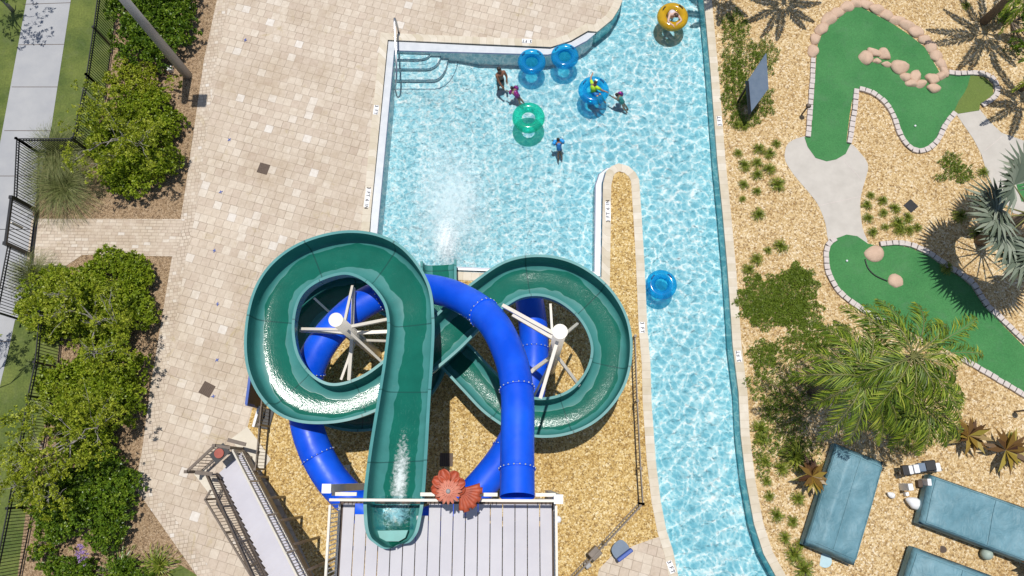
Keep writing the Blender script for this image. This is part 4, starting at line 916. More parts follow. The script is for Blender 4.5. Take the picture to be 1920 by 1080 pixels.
# running water sheets
def m_foam(name, lo, hi, scale, col=(.88, .93, .92), amt=1.0):
    k = NT(name); uv = k.coord('UV'); ob = k.coord(); sep = k.new('ShaderNodeSeparateXYZ'); k.L(uv, sep.inputs[0])
    nz = k.noise(ob, scale, 5, .7, .4)
    d = k.math('ADD', k.math('MULTIPLY', k.math('ABSOLUTE', k.math('SUBTRACT', sep.outputs[0], .5)), 2), 0)
    e = k.math('MULTIPLY', k.math('ABSOLUTE', k.math('SUBTRACT', sep.outputs[1], .5)), 2)
    fall = k.math('SUBTRACT', 1, k.math('SQRT', k.math('ADD', k.math('POWER', d, 2), k.math('POWER', e, 2))))
    f = k.ramp(k.math('ADD', nz, k.math('MULTIPLY', fall, .55)), [(lo, 0.), (hi, 1.)])
    f = k.math('MULTIPLY', f, k.ramp(fall, [(0, 0.), (.15, 1.)]))
    f = k.math('MULTIPLY', f, amt); k.base(col); k.rough(.5); tr = k.new('ShaderNodeBsdfTransparent'); mx = k.new('ShaderNodeMixShader')
    k.L(f, mx.inputs[0]); k.L(tr.outputs[0], mx.inputs[1]); k.L(k.b.outputs[0], mx.inputs[2]); k.L(mx.outputs[0], k.out.inputs[0]); return k.m
FOAM = m_foam('whitewater', .58, 1.05, 10, (.85, .93, .92), .8)
FOAM2 = m_foam('pool_foam', .55, 1.0, 13, (.85, .92, .93), .8)
def foam_strip(i0, i1, wf, name, dz=.05):
    m = MB(); K2 = 7; vs = []; n_ = i1-i0
    for i in range(i0, i1+1):
        a, b = gctr[i-1], gctr[i+1]; tg_ = b-a; tg_.z = 0; tg_.normalize(); sd = Vector((tg_.y, -tg_.x, 0)); dp = .80*gpts[i][4]
        for j in range(K2): x = (j/(K2-1)-.5)*2; vs.append(gctr[i]+sd*x*wf+Vector((0, 0, -dp*(1-.10*(x*wf/.6)**2)+dz)))
    fs = []; uvs = []
    for i in range(n_):
        for j in range(K2-1):
            fs.append((i*K2+j, i*K2+j+1, (i+1)*K2+j+1, (i+1)*K2+j)); uvs.append([(j/(K2-1), i/n_), ((j+1)/(K2-1), i/n_), ((j+1)/(K2-1), (i+1)/n_), (j/(K2-1), (i+1)/n_)])
    m.add(vs, fs, True, uvs); return m.build(name, FOAM, ws)
foam_strip(42, 66, .30, 'white_water')
foam_strip(32, 50, .5, 'white_water')
# start seat and pool of water in the tub
m = MB(); m.prism(PL([(708, 995), (765, 994), (760, 1008), (748, 1015), (725, 1015), (712, 1008)], 7.4), 7.2, 7.42); m.build('start_seat', M('teal_seat', (.13, .40, .37), None, 3, .4), ws, bevel=.03)
m = MB(); pts = PL([(697, 930), (778, 930), (774, 992), (700, 993)], 7.38); m.add(pts, [(3, 2, 1, 0)]); m.build('tub_water', WATER, ws)
# exit splash
m = MB(); z = -.07
def foam_ellipse(px, py, rx, ry, name, mat, z=-.07, dome=.05):
    m = MB(); c = P(px, py, z); n_ = 18; vs = []; fs = []; uvs = []
    for i in range(n_+1):
        for j in range(n_+1):
            x, y = j/n_*2-1, i/n_*2-1; p = P(px+x*rx, py+y*ry, z); p.z = z+dome*max(0, 1-x*x-y*y)*(.6+.4*math.sin(x*9+y*5)); vs.append(p)
    for i in range(n_):
        for j in range(n_): fs.append((i*(n_+1)+j, (i+1)*(n_+1)+j, (i+1)*(n_+1)+j+1, i*(n_+1)+j+1)); uvs.append([(j/n_, i/n_), (j/n_, (i+1)/n_), ((j+1)/n_, (i+1)/n_), ((j+1)/n_, i/n_)])
    m.add(vs, fs, True, uvs); o = m.build(name, mat); tag(o, kind='stuff'); return o
foam_ellipse(836, 448, 30, 58, 'splash_foam', FOAM2, -.07, .16)
foam_ellipse(845, 380, 95, 150, 'spreading_foam', m_foam('thin_foam', .55, 1.1, 6.0, (.75, .9, .93), .5), -.078, .0)

# blue tube
bpath = [(970, 932, 7.6, .465), (970, 840, 7.25, .465), (970, 740, 6.85, .47), (956, 668, 6.35, .475), (920, 600, 5.65, .48), (862, 558, 4.6, .48), (800, 541, 3.72, .49), (740, 545, 3.5, .5), (680, 570, 3.4, .51), (630, 612, 3.3, .51), (592, 665, 3.2, .52), (573, 725, 2.95, .53), (574, 790, 2.85, .535), (596, 855, 2.8, .54), (636, 915, 2.75, .54), (700, 965, 2.55, .54), (780, 985, 2.4, .54), (855, 955, 2.05, .54), (915, 895, 1.75, .54), (960, 830, 1.4, .54), (988, 760, 1.15, .54), (1000, 690, 1.15, .53), (1000, 620, .95, .53), (992, 560, .85, .53), (985, 512, .75, .53)]
bp = catmull(bpath, 8); bc = [P(p[0], p[1], p[2]) for p in bp]; br = [p[3] for p in bp]
bs = empty('tube_slide', P(970, 932), 'bright blue enclosed tube slide looping under the green flume from the tower', 'tube slide')
MB().tube(bc, br, 28, False).build('tube', BLUE, bs)
for i in (5, 17, 34, 60, 84, 104, 128, 150, 172):
    if i+1 >= len(bc): continue
    jf = MB(); bo_ = MB(); t_ = (bc[i+1]-bc[i-1]).normalized(); jf.tube([bc[i]-t_*.03, bc[i]+t_*.03], br[i]+.028, 28)
    o1 = t_.orthogonal().normalized(); o2 = t_.cross(o1)
    for k in range(20):
        a = 6.283*k/20; p = bc[i]+(math.cos(a)*o1+math.sin(a)*o2)*(br[i]+.03); bo_.ball(p, .026, 6, 4)
    q_ = jf.build('joint_flange', BLUE, bs); bo_.build('bolts', BOLT, q_)


# support columns
def column(px, py, z, arms, label):
    top = P(px, py, z); b = Vector((top.x, top.y, 0)); t = empty('support_column', b, label, 'support column', 'cream slide supports')
    m = MB().tube([b, top], .19, 20); m.build('pole', CREAM, t)
    MB().tube([top, top+Vector((0, 0, .03))], .215, 24).build('cap', CREAM, t)
    for (z0, ex, ey, z1, wd) in arms:
        MB().bar(Vector((b.x, b.y, z0)), P(ex, ey, z1), wd*.8, wd).build('arm', CREAM, t)
    return t
column(630, 600, 6.4, [(4.9, 565, 617, 3.9, .11), (4.2, 563, 620, 3.7, .11), (5.4, 661, 537, 4.3, .10), (4.2, 663, 540, 4.1, .12), (5.2, 732, 598, 4.4, .12), (4.3, 732, 622, 4.2, .14), (5.6, 722, 684, 3.9, .10), (4.2, 655, 712, 3.6, .14), (3.6, 640, 712, 3.4, .10), (3.0, 740, 640, 1.9, .10), (2.8, 590, 560, 1.6, .1)], 'cream support column with round cap standing inside the left loop')
column(1050, 622, 7.6, [(6.9, 943, 573, 6.3, .13), (6.1, 962, 591, 5.6, .13), (6.3, 1082, 608, 3.2, .11), (7.1, 1013, 747, 6.8, .12), (4.0, 1085, 722, 2.5, .12), (3.6, 998, 695, 5.6, .13), (3.2, 1032, 570, 3.0, .1), (3.1, 1000, 745, 2.3, .1)], 'cream support column with round cap standing inside the right loop')
for i, (px, py, z) in enumerate([(590, 752, 2.3), (880, 545, 3.9), (905, 740, 1.4), (620, 880, 2.15), (860, 960, 1.5)]):
    top = P(px, py, z); b = Vector((top.x, top.y, 0)); t = empty('support_post', b, 'short cream post under the slide bends', 'support post', 'short posts under the slides')
    MB().tube([b, top], .09, 12).build('pole', CREAM, t); MB().box(b+Vector((0, 0, .015)), (.34, .34, .03)).build('base_plate', CREAM, t)

# ------------------------------------------------------------------ tower
ZD = 7.1
tw = empty('slide_tower', P(840, 1010), 'slide tower with pale grey board deck and cream railings where both slides begin', 'tower')
x0, x1 = P(640, 945, ZD), P(1037, 945, ZD); y0 = P(840, 945, ZD).y; y1 = P(840, 1240, ZD).y
xl = P(643, 945, ZD).x; xr = P(1035, 945, ZD).x; bw = .335; nb = int(round((xr-xl)/bw)); bw = (xr-xl)/nb
boards = MB(); tub = [(x, y) for x, y in ((P(675, 930, ZD).x, 0), (P(797, 930, ZD).x, 0))]; ytub = P(735, 1028, ZD).y
for i in range(nb):
    a = xl+i*bw; yt = y0
    mid = a+bw/2
    if tub[0][0] < mid < tub[1][0]:
        u = (mid-(tub[0][0]+tub[1][0])/2)/((tub[1][0]-tub[0][0])/2); yt = ytub+.9*(1-math.sqrt(max(0, 1-u*u)))+.25
    boards.box((mid, (yt+y1)/2, ZD-.03), (bw-.022, yt-y1, .06))
boards.build('deck_boards', DECKM, tw, bevel=.006)
fr = MB(); fr.box(((xl+xr)/2, y0+.05, ZD-.2), (xr-xl+.2, .1, .3)); fr.box((xl-.05, (y0+y1)/2, ZD-.2), (.1, y0-y1, .3)); fr.box((xr+.05, (y0+y1)/2, ZD-.2), (.1, y0-y1, .3))
for k in range(5): fr.box(((xl+xr)/2, y0-(y0-y1)*(k+.5)/5, ZD-.25), (xr-xl, .1, .22))
fr.build('deck_frame', DARKB, tw)
post_tops = [(613, 916, 8.5), (1047, 936, 8.3)]
PT = [P(*p) for p in post_tops]
for p in PT+[Vector((PT[0].x, y1+.3, 8.4)), Vector((PT[1].x, y1+.3, 8.4))]:
    m = MB(); m.box(Vector((p.x, p.y, p.z/2)), (.2, .2, p.z)); o = m.build('post', CREAM, tw)
    MB().box(Vector((p.x, p.y, p.z+.03)), (.23, .23, .06)).build('post_cap', WHITE, o)
def rail_run(a, b, h, skip=()):
    """a,b deck level points"""
    m = MB(); m.bar(a+up*h, b+up*h, .06, .07); m.bar(a+up*.12, b+up*.12, .05, .05); L = (b-a).length; n_ = int(L/.11)
    for k in range(n_+1):
        p = a.lerp(b, k/n_)
        if any(s0 < p.x < s1 for s0, s1 in skip): continue
        m.bar(p+up*.1, p+up*h, .022, .022, Vector((0, 1, 0)))
    return m
f0, f1 = P(625, 933, ZD), P(1040, 943, ZD); f0.y = f1.y = y0+.13; f0.x = xl-.08; f1.x = xr+.06
tubx = (P(683, 930, ZD).x, P(797, 930, ZD).x); tbx = (P(935, 930, ZD).x, P(1003, 930, ZD).x)
m = MB(); n_ = int((f1.x-f0.x)/.11)
m.bar(f0+up*1.15, f1+up*1.15, .065, .09)
for a, b in ((f0.x, tubx[0]), (tubx[1], tbx[0]), (tbx[1], f1.x)):
    m.bar(Vector((a, f0.y, ZD+.12)), Vector((b, f0.y, ZD+.12)), .05); m.bar(Vector((a, f0.y+.14, ZD+.95)), Vector((b, f0.y+.14, ZD+.95)), .09, .07)
for k in range(n_+1):
    x = f0.x+(f1.x-f0.x)*k/n_
    if tubx[0] < x < tubx[1] or tbx[0] < x < tbx[1]: continue
    m.bar(Vector((x, f0.y, ZD+.1)), Vector((x, f0.y, ZD+1.12)), .022, .022, Vector((0, 1, 0)))
m.build('front_railing', CREAM, tw)
l0 = Vector((xl-.06, y0, ZD)); l1 = Vector((xl-.06, y1, ZD)); rail_run(l0, l1, 1.15).build('side_railing', CREAM, tw)
r0 = Vector((xr+.06, y0, ZD)); r1 = Vector((xr+.06, y1, ZD)); rail_run(r0, r1, 1.15).build('side_railing', CREAM, tw)
# flower ornament
def flower(px, py, z, label):
    c = P(px, py, z); t = empty('flower_ornament', c, label, 'ornament')
    def petal(a, el, L, W_, base, mat, nm, off=Vector((0, 0, 0))):
        L *= .74*(rnd.uniform(.8, 1.2) if nm == 'large_petal' else rnd.uniform(.92, 1.08)); W_ *= .8; base *= .74; a += rnd.uniform(-.12, .12)*(nm == 'large_petal'); el += rnd.uniform(-.15, .3)*(nm == 'large_petal')
        d = Vector((math.cos(a)*math.cos(el), math.sin(a)*math.cos(el), math.sin(el))); sd = Vector((-math.sin(a), math.cos(a), 0)); n0 = d.cross(sd)*-1
        m = MB(); nu, nv = 8, 7; vs = []
        for i in range(nu):
            u = i/(nu-1); wd = W_*(math.sin(math.pi*(.12+.78*u))**.8)
            for j in range(nv):
                v = j/(nv-1)*2-1; vs.append(c+off+d*(base+L*u)+sd*v*wd-Vector((0, 0, 1))*(-.30*W_*v*v*2+.30*L*u*u)+Vector((0, 0, .02*math.sin(v*9))))
        fs = [(i*nv+j, i*nv+j+1, (i+1)*nv+j+1, (i+1)*nv+j) for i in range(nu-1) for j in range(nv-1)]; m.add(vs, fs, True); o = m.build(nm, mat, t)
        md = o.modifiers.new('t', 'SOLIDIFY'); md.thickness = .025
    for k, a in enumerate((.35, 1.15, 1.9, 2.75, 3.4, 3.9)): petal(a, .25, .52, .2, .12, ORANGE, 'large_petal', Vector((.0, .12, -.12)))
    for k in range(16): petal(2*math.pi*k/16, -.05, .40, .062, .04, SALMON, 'rib_petal', Vector((0, 0, .05)))
    MB().ball(c+Vector((0, 0, .1)), (.06, .06, .045), 14, 8).build('centre_knob', GREY, t)
    MB().tube([Vector((c.x, c.y, ZD+1.0)), c], .05, 8).build('stalk', CREAM, t)
    return t
fo = flower(841, 921, 8.95, 'large orange metal flower with ribbed salmon centre on the tower front rail')
def fan_flower(px, py, z, label):
    c = P(px, py, z); t = empty('flower_ornament', c, label, 'ornament')
    for k in range(9):
        a = -1.75+k*.21+.25; m = MB(); d = Vector((math.cos(a), math.sin(a), -.15)); sd = Vector((-d.y, d.x, 0)); L = .44+.05*(k % 2)
        vs = []
        for i in range(6):
            u = i/5; wd = .03+.07*u
            for v in (-1, -.4, .4, 1): vs.append(c+d*(.05+L*u)+sd*v*wd*.75+Vector((0, 0, .05*(1-v*v))))
        m.add(vs, [(i*4+j, i*4+j+1, (i+1)*4+j+1, (i+1)*4+j) for i in range(5) for j in range(3)], True); o = m.build('petal', ORANGE, t); md = o.modifiers.new('t', 'SOLIDIFY'); md.thickness = .02
    MB().ball(c+Vector((-.03, .02, .05)), (.16, .16, .1), 14, 8).build('bud', ORANGE, t); MB().tube([Vector((c.x, y0+.13, ZD+1.1)), c], .04, 8).build('stalk', CREAM, t)
fan_flower(864, 919, 8.7, 'smaller orange metal flower spreading over the deck beside the ribbed one')

# stair tower
sd = empty('staircase', P(470, 960), 'pale grey staircase with bronze picket railings climbing beside the slide tower', 'staircase')
A0, A1 = P(432, 868, .35), P(572, 1130, 3.9)
dr = (A1-A0); dr.z = 0; Ls = dr.length; dr.normalize(); sdv = Vector((dr.y, -dr.x, 0))     # sdv points left when climbing (away)
NS = 24; WS = 1.06; tr_ = MB(); ri = MB(); L0 = Ls/NS
def stp(i): return A0+dr*(L0*i)+up*(i*.165)
for i in range(NS):
    p = stp(i); p.z = .30+.165*i; M3 = Matrix((sdv, dr, up)).transposed(); tr_.box(p+dr*L0*.5, (WS, L0+.03, .04), M3=M3); ri.box(p-up*.1+dr*.0, (WS-.04, .02, .16), M3=M3)
tr_.build('treads', TREAD, sd); ri.build('risers', DARKB, sd)
for s in (-1, 1):
    a = stp(0)+sdv*s*(WS/2+.06); b = stp(NS)+sdv*s*(WS/2+.06); a.z = .3; b.z = .3+.165*NS
    m = MB(); m.bar(a-up*.05, b-up*.05, .07, .28); m.build('stringer', BRONZE, sd)
    m = MB(); m.bar(a+up*1.05, b+up*1.05, .06, .06); m.bar(a+up*.88, b+up*.88, .035); m.bar(a+up*.2, b+up*.2, .03); n_ = int((b-a).length/.125)
    for k in range(n_+1): p = a.lerp(b, k/n_); m.bar(p+up*.15, p+up*1.05, .02, .02, Vector((0, 1, 0)))
    for k in range(5): p = a.lerp(b, k/4); m.box(p+up*.5, (.07, .07, 1.1))
    m.build('railing', BRONZE if s > 0 else CREAM, sd)
    for k in range(6):
        p = a.lerp(b, (k+.3)/6); MB().tube([Vector((p.x, p.y, 0)), p], .05, 8).build('leg', BRONZE, sd)
# landing at the foot: arched entrance frame and outer handrail
gt = empty('stair_gate', P(418, 866), 'bronze railed entrance frame with a round red sign at the foot of the stairs', 'gate')
cA, cB, cC = P(378, 885), P(428, 838), P(455, 842)
m = MB()
for a, b in ((cA, cB), (cB, cC)):
    m.bar(a+up*1.25, b+up*1.25, .09, .06); m.bar(a+up*.15, b+up*.15, .04); n_ = max(2, int((b-a).length/.13))
    for k in range(n_+1): p = a.lerp(b, k/n_); m.bar(p+up*.1, p+up*1.25, .022, .022, Vector((0, 1, 0)))
m.build('railing', BRONZE, gt)
for p in (cA, cB, cC): MB().box(p+up*.68, (.11, .11, 1.36)).build('post', BRONZE, gt)
m = MB(); m.bar(P(385, 886, 1.5)+Vector((-.35, 0, 0)), P(385, 886, 1.5)+Vector((.25, -.05, 0)), .13, .05); m.build('top_board', BRONZE, gt); m = MB(); m.bar(P(440, 828, 1.5)+Vector((-.25, .06, 0)), P(440, 828, 1.5)+Vector((.4, -.1, 0)), .13, .05); m.build('top_board', BRONZE, gt)
c = P(411, 850, 1.3); MB().box(c-up*.05, (.62, .42, .03), .75).build('sign_backing', BLACK, gt); m = MB(); m.tube([c, c+up*.03], .17, 20); m.build('round_sign', M('red_sign', (.36, .07, .04), (.28, .05, .03), 8, .5), gt)
hr2 = empty('handrail', P(400, 940), 'bronze picket handrail on the patio left of the staircase', 'handrail')
a, b, c_ = P(418, 918), P(408, 935), P(520, 1120); m = MB(); pts = [a, b, c_]
for p, q in zip(pts, pts[1:]):
    m.bar(p+up*1.1, q+up*1.1, .06); m.bar(p+up*.15, q+up*.15, .04); n_ = int((q-p).length/.13)
    for k in range(n_+1): r_ = p.lerp(q, k/n_); m.bar(r_+up*.1, r_+up*1.1, .02, .02, Vector((0, 1, 0)))
m.build('rail_and_pickets', BRONZE, hr2)
for k in range(4): p = b.lerp(c_, k/3); MB().box(p+up*.56, (.07, .07, 1.12)).build('post', BRONZE, hr2)

# ------------------------------------------------------------------ signs and small things
def board(name, corners, thick, mat, parent):
    """corners: four (px,py,z)"""
    q = [P(*c) for c in corners]; n_ = (q[1]-q[0]).cross(q[3]-q[0]).normalized()*thick; m = MB(); m.add(q+[p-n_ for p in q], [(0, 1, 2, 3), (7, 6, 5, 4), (0, 4, 5, 1), (1, 5, 6, 2), (2, 6, 7, 3), (3, 7, 4, 0)]); return m.build(name, mat, parent)
t = empty('sign_board', P(1425, 170), 'tilted slate blue sign board standing in the green ground cover by the river', 'sign board')
board('panel', [(1437, 100, 1.9), (1402, 153, 1.6), (1407, 212, .95), (1441, 166, 1.2)], .05, SLATE, t)
for px, py, z in ((1403, 158, 1.5), (1438, 160, 1.2)):
    p = P(px, py, z); MB().box(Vector((p.x-.02, p.y-.02, z/2)), (.07, .07, z)).build('post', BLACK, t)
board('black_edge', [(1402, 152, 1.62), (1397, 152, 1.5), (1403, 216, .85), (1407, 213, .95)], .05, BLACK, t)
t = empty('rules_sign', P(500, 735), 'blue framed sign with brown back panel between patio and fence under the green loop', 'sign board')
board('panel', [(472, 692, 1.9), (464, 757, 1.9), (490, 764, .25), (500, 706, .25)], .04, WOODB, t)
for a, b in (((471, 690, 1.92), (462, 758, 1.92)), ((462, 758, 1.92), (490, 765, .2))):
    MB().bar(P(*a), P(*b), .09, .07).build('frame', SIGNBLUE, t)
for p in (P(490, 764, .3), P(500, 706, .3)): MB().box(Vector((p.x, p.y, .6)), (.07, .07, 1.2)).build('post', BLACK, t)
m = MB(); m.box(P(486, 782, .35), (.1, .78, .7), -.2); tag(m.build('utility_cabinet', WHITE, loc=P(486, 782), bevel=.02), 'slim white box against the fence under the rules sign', 'cabinet')
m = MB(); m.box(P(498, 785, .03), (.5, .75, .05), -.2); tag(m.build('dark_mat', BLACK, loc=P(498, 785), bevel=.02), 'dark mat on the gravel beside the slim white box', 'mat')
t = empty('lounge_chair', P(1165, 1032), 'grey seat with a blue front edge at the border of gravel and corner patio', 'chair')
m = MB(); q = [P(x, y, .42) for x, y in catmull([(1150, 1022), (1147, 1034), (1158, 1048), (1180, 1036), (1176, 1020), (1163, 1012)], 5, True)]; m.prism(q, .38, .44); m.build('seat', SLATE, t, bevel=.015)
MB().bar(P(1158, 1051, .55), P(1185, 1030, .55), .13, .25).build('backrest', SIGNBLUE, t, bevel=.03)
for x, y in ((1153, 1024), (1160, 1044), (1174, 1020), (1180, 1034)): MB().tube([P(x, y), P(x, y, .4)], .02, 6).build('leg', BLACK, t)
m = MB(); m.box(P(1115, 1037, .8), (.4, .34, .4), .75); tag(m.build('gate_lock_box', BRONZE, loc=P(1118, 1037, .7), bevel=.02), 'dark square latch box on the slanting bronze fence', 'latch box')
m = MB(); m.box(P(1101, 1058, .25), (.22, .22, .5), .6); tag(m.build('path_light', GREY, loc=P(1101, 1058), bevel=.03), 'little grey ground box by the slanting bronze fence', 'ground box')
t = empty('spotlight', P(1058, 972), 'small white lamp beside the tower railing', 'spotlight'); MB().ball(P(1046, 974, 6.6), (.1, .1, .08)).build('lamp_head', WHITE, t); MB().bar(P(1046, 974, 6.55), Vector((xr+.05, P(1046, 974, 6.6).y, 6.75)), .04).build('bracket', CREAM, t)
def bollard(px, py, ex, ey, label):
    b = P(px, py); t = empty('path_lamp', b, label, 'path lamp', 'small dark path lamps'); MB().tube([b, b+up*.75], .035, 8).build('post', BRONZE, t); MB().tube([b+up*.75, b+up*.82], [.11, .05], 12).build('lamp_shade', BRONZE, t)
bollard(1503, 215, 0, 0, 'dark path lamp left of the straight green edging'); bollard(1902, 772, 0, 0, 'dark path lamp on the gravel at the right edge')
m = MB(); m.ball(P(1850, 1039, .2), .2, 20, 14); tag(m.build('stone_ball', M('pale_green_stone', (.40, .47, .40), (.30, .37, .31), 6, .6), loc=P(1850, 1039)), 'pale green stone ball on the gravel below the second teal cover', 'garden ball')
m = MB(); m.tube([P(1546, 1051), P(1546, 1051, .05)], .24, 24); tag(m.build('pool_lid_disc', LTBLUE, loc=P(1546, 1051)), 'pale blue round lid on the gravel at the foot of the first teal cover', 'lid')
m = MB(); m.tube([P(1768, 1030), P(1768, 1030, .04)], .12, 18); tag(m.build('round_cover', DARKB, loc=P(1768, 1030)), 'small dark brown round cover in the gravel between the teal covers', 'cover')
t = empty('display_rail', P(1725, 882), 'thin bench carrying black and white blocks above the second teal cover', 'bench')
MB().bar(P(1686, 887, .42), P(1765, 880, .42), .09, .06).build('rail', BRONZE, t)
for x, y in ((1690, 887), (1760, 881)): MB().box(P(x, y, .2), (.06, .06, .4)).build('leg', BRONZE, t)
for i, (x, y, wd, mt) in enumerate([(1697, 882, .24, BLACK), (1706, 881, .16, WHITE), (1717, 879, .2, WHITE), (1728, 876, .3, SLATE), (1742, 873, .42, BLACK), (1757, 876, .18, WHITE)]):
    tag(MB().box(P(x, y, .55), (wd, .3 if mt is not BLACK else .36, .2), .1).build('block', mt, loc=P(x, y, .45), bevel=.03), ['dark block at the left end of the thin bench', 'small white block second from the left on the bench', 'white block left of the slate one on the bench', 'slate block in the middle of the bench', 'longest black block on the thin bench', 'white block at the right end of the thin bench'][i], 'block', 'blocks on the bench')
def shellp(px, py, r, z, label, sc=(1.5, 1, .8), rz=-.5, mat=WHITE):
    m = MB(); m.ball((0, 0, 0), tuple(r*s for s in sc), 16, 10); mt = Matrix.Rotation(rz, 3, 'Z'); c = P(px, py, z)
    for i, v in enumerate(m.v):
        v = Vector(v); v.y *= 1-.45*(v.x/(r*sc[0])*-1 > 0)*abs(v.x/(r*sc[0])); v.z += .03*math.sin(v.x*30); m.v[i] = mt @ v+c
    tag(m.build('shell', mat, loc=c), label, 'shell')
shellp(1714, 943, .21, .2, 'large white shell shape against the corner of the second teal cover')
shellp(1671, 928, .11, .12, 'small white shell shape at the left of the gravel ornaments')
m = MB(); m.box(P(1699, 913, .35), (.17, .24, .7), .1); m.box(P(1699, 926, .1), (.12, .14, .2), .1); tag(m.build('marker_post', WHITE, loc=P(1699, 920), bevel=.02), 'short white post between the two shell shapes', 'post')
m = MB(); m.box(P(1735, 904, .3), (.14, .24, .6)); tag(m.build('white_box', WHITE, loc=P(1735, 904), bevel=.02), 'small white box at the upper left corner of the second teal cover', 'box')
m = MB(); m.box(P(1724, 907, .12), (.2, .26, .24)); tag(m.build('brown_block', DARKB, loc=P(1724, 907), bevel=.03), 'small dark brown block beside the white box near the second teal cover', 'block')

# canopies
def canopy(cor, zs, crease, label, seed):
    """cor: 4 pixel corners (TL, TR, BR, BL); zs heights; crease: fraction across where the ridge runs and its extra height"""
    q = [P(x, y, z) for (x, y), z in zip(cor, zs)]; ctr = sum(q, Vector())/4; t = empty('fabric_cover', Vector((ctr.x, ctr.y, 0)), label, 'fabric cover', 'teal fabric covers')
    nu, nv = 26, 18; vs = []; fr_, eh = crease; rg = np.random.default_rng(seed)
    for i in range(nv+1):
        v = i/nv
        for j in range(nu+1):
            u = j/nu; p = (q[0].lerp(q[1], u)).lerp(q[3].lerp(q[2], u), v)
            ridge = eh*(u/fr_ if u < fr_ else 1-(u-fr_)/(1-fr_)*.75); edge = min(1, min(u, 1-u)/.03, min(v, 1-v)/.03)
            sag = -.05*math.sin(math.pi*v)*math.sin(math.pi*min(1, u*1.1)); p.z += ridge*edge**.6+sag-.10*(1-edge)+.012*math.sin(u*17+v*9); vs.append(p)
    fs = [(i*(nu+1)+j, (i+1)*(nu+1)+j, (i+1)*(nu+1)+j+1, i*(nu+1)+j+1) for i in range(nv) for j in range(nu)]
    m = MB(); m.add(vs, fs, True); o = m.build('fabric_roof', CANVAS, t); md = o.modifiers.new('t', 'SOLIDIFY'); md.thickness = .03
    m = MB()
    for a, b in zip(q, q[1:]+q[:1]):
        da = Vector((0, 0, .42)); m.add([a-Vector((0, 0, .1)), b-Vector((0, 0, .1)), b-da, a-da], [(0, 1, 2, 3)])
    m.build('valance', CANVAS, t)
    m = MB(); W_ = nu+1
    for j in (1, int(nu*.5), nu-1): 
        for i in range(1, nv-1): m.bar(vs[i*W_+j]+Vector((0, 0, .02)), vs[(i+1)*W_+j]+Vector((0, 0, .02)), .018, .02)
    for i in (1, nv-1):
        for j in range(1, nu-1): m.bar(vs[i*W_+j]+Vector((0, 0, .02)), vs[i*W_+j+1]+Vector((0, 0, .02)), .018, .02)
    m.build('seam', CANVAS, t)
canopy([(1567, 831), (1658, 867), (1603, 1061), (1507, 1021)], (.56, .58, .58, .56), (.26, .30), 'teal fabric cover nearest the river with a folded left side', 1)
canopy([(1745, 889), (1990, 975), (1975, 1075), (1724, 981)], (.58, .58, .58, .58), (.1, .12), 'teal fabric cover running off the right edge', 2)
canopy([(1714, 1025), (1895, 1092), (1850, 1260), (1655, 1210)], (.58, .58, .58, .58), (.18, .22), 'teal fabric cover cut off by the bottom edge', 3)

# ------------------------------------------------------------------ tubes
def swim_tube(px, py, R0, r0, mat, label, z=.03, tilt=(0, 0), handles=True, hm=None):
    c = P(px, py, z); t = empty('swim_tube', c, label, 'swim ring', 'inflatable swim rings'); rot = Matrix.Rotation(tilt[0], 3, 'X') @ Matrix.Rotation(tilt[1], 3, 'Y')
    pts = [c+rot @ Vector((math.cos(a)*R0, math.sin(a)*R0, 0)) for a in np.linspace(0, 2*math.pi, 48, endpoint=False)]
    MB().tube(pts, r0, 18, closed=True).build('ring', mat, t)
    if mat is V_BLUE: MB().tube([c-Vector((0, 0, .05)), c-Vector((0, 0, .045))], R0, 30).build('ring_floor', V_BLUE2, t)
    if handles:
        for a in (.8, 2.5):
            p = [c+rot @ Vector((math.cos(a+da)*(R0+.02), math.sin(a+da)*(R0+.02), r0+h)) for da, h in ((-.22, -.01), (-.12, .05), (.12, .05), (.22, -.01))]; MB().tube(p, .022, 6).build('handle', hm or M('handle_navy', (.02, .06, .25), None, 3, .4), t)
    return t
HN = M('handle_navy', (.02, .05, .22), None, 3, .4)
swim_tube(997, 116, .42, .165, V_BLUE, 'empty blue swim ring nearest the steps, under the top ledge', hm=HN)
swim_tube(1059, 106, .42, .165, V_BLUE, 'empty blue swim ring touching the end of the top ledge', hm=HN)
swim_tube(991, 221, .47, .20, V_GREEN, 'empty green swim ring in the middle of the splash pool', hm=HN, handles=False)
swim_tube(1240, 534, .42, .175, V_BLUE, 'empty blue swim ring drifting down the river', hm=HN)
swim_tube(1113, 170, .46, .175, V_BLUE, 'blue swim ring carrying the child in the neon shirt', hm=HN)
swim_tube(1261, 32, .46, .2, V_YEL, 'yellow swim ring carrying a swimmer at the top of the river', hm=BLACK)

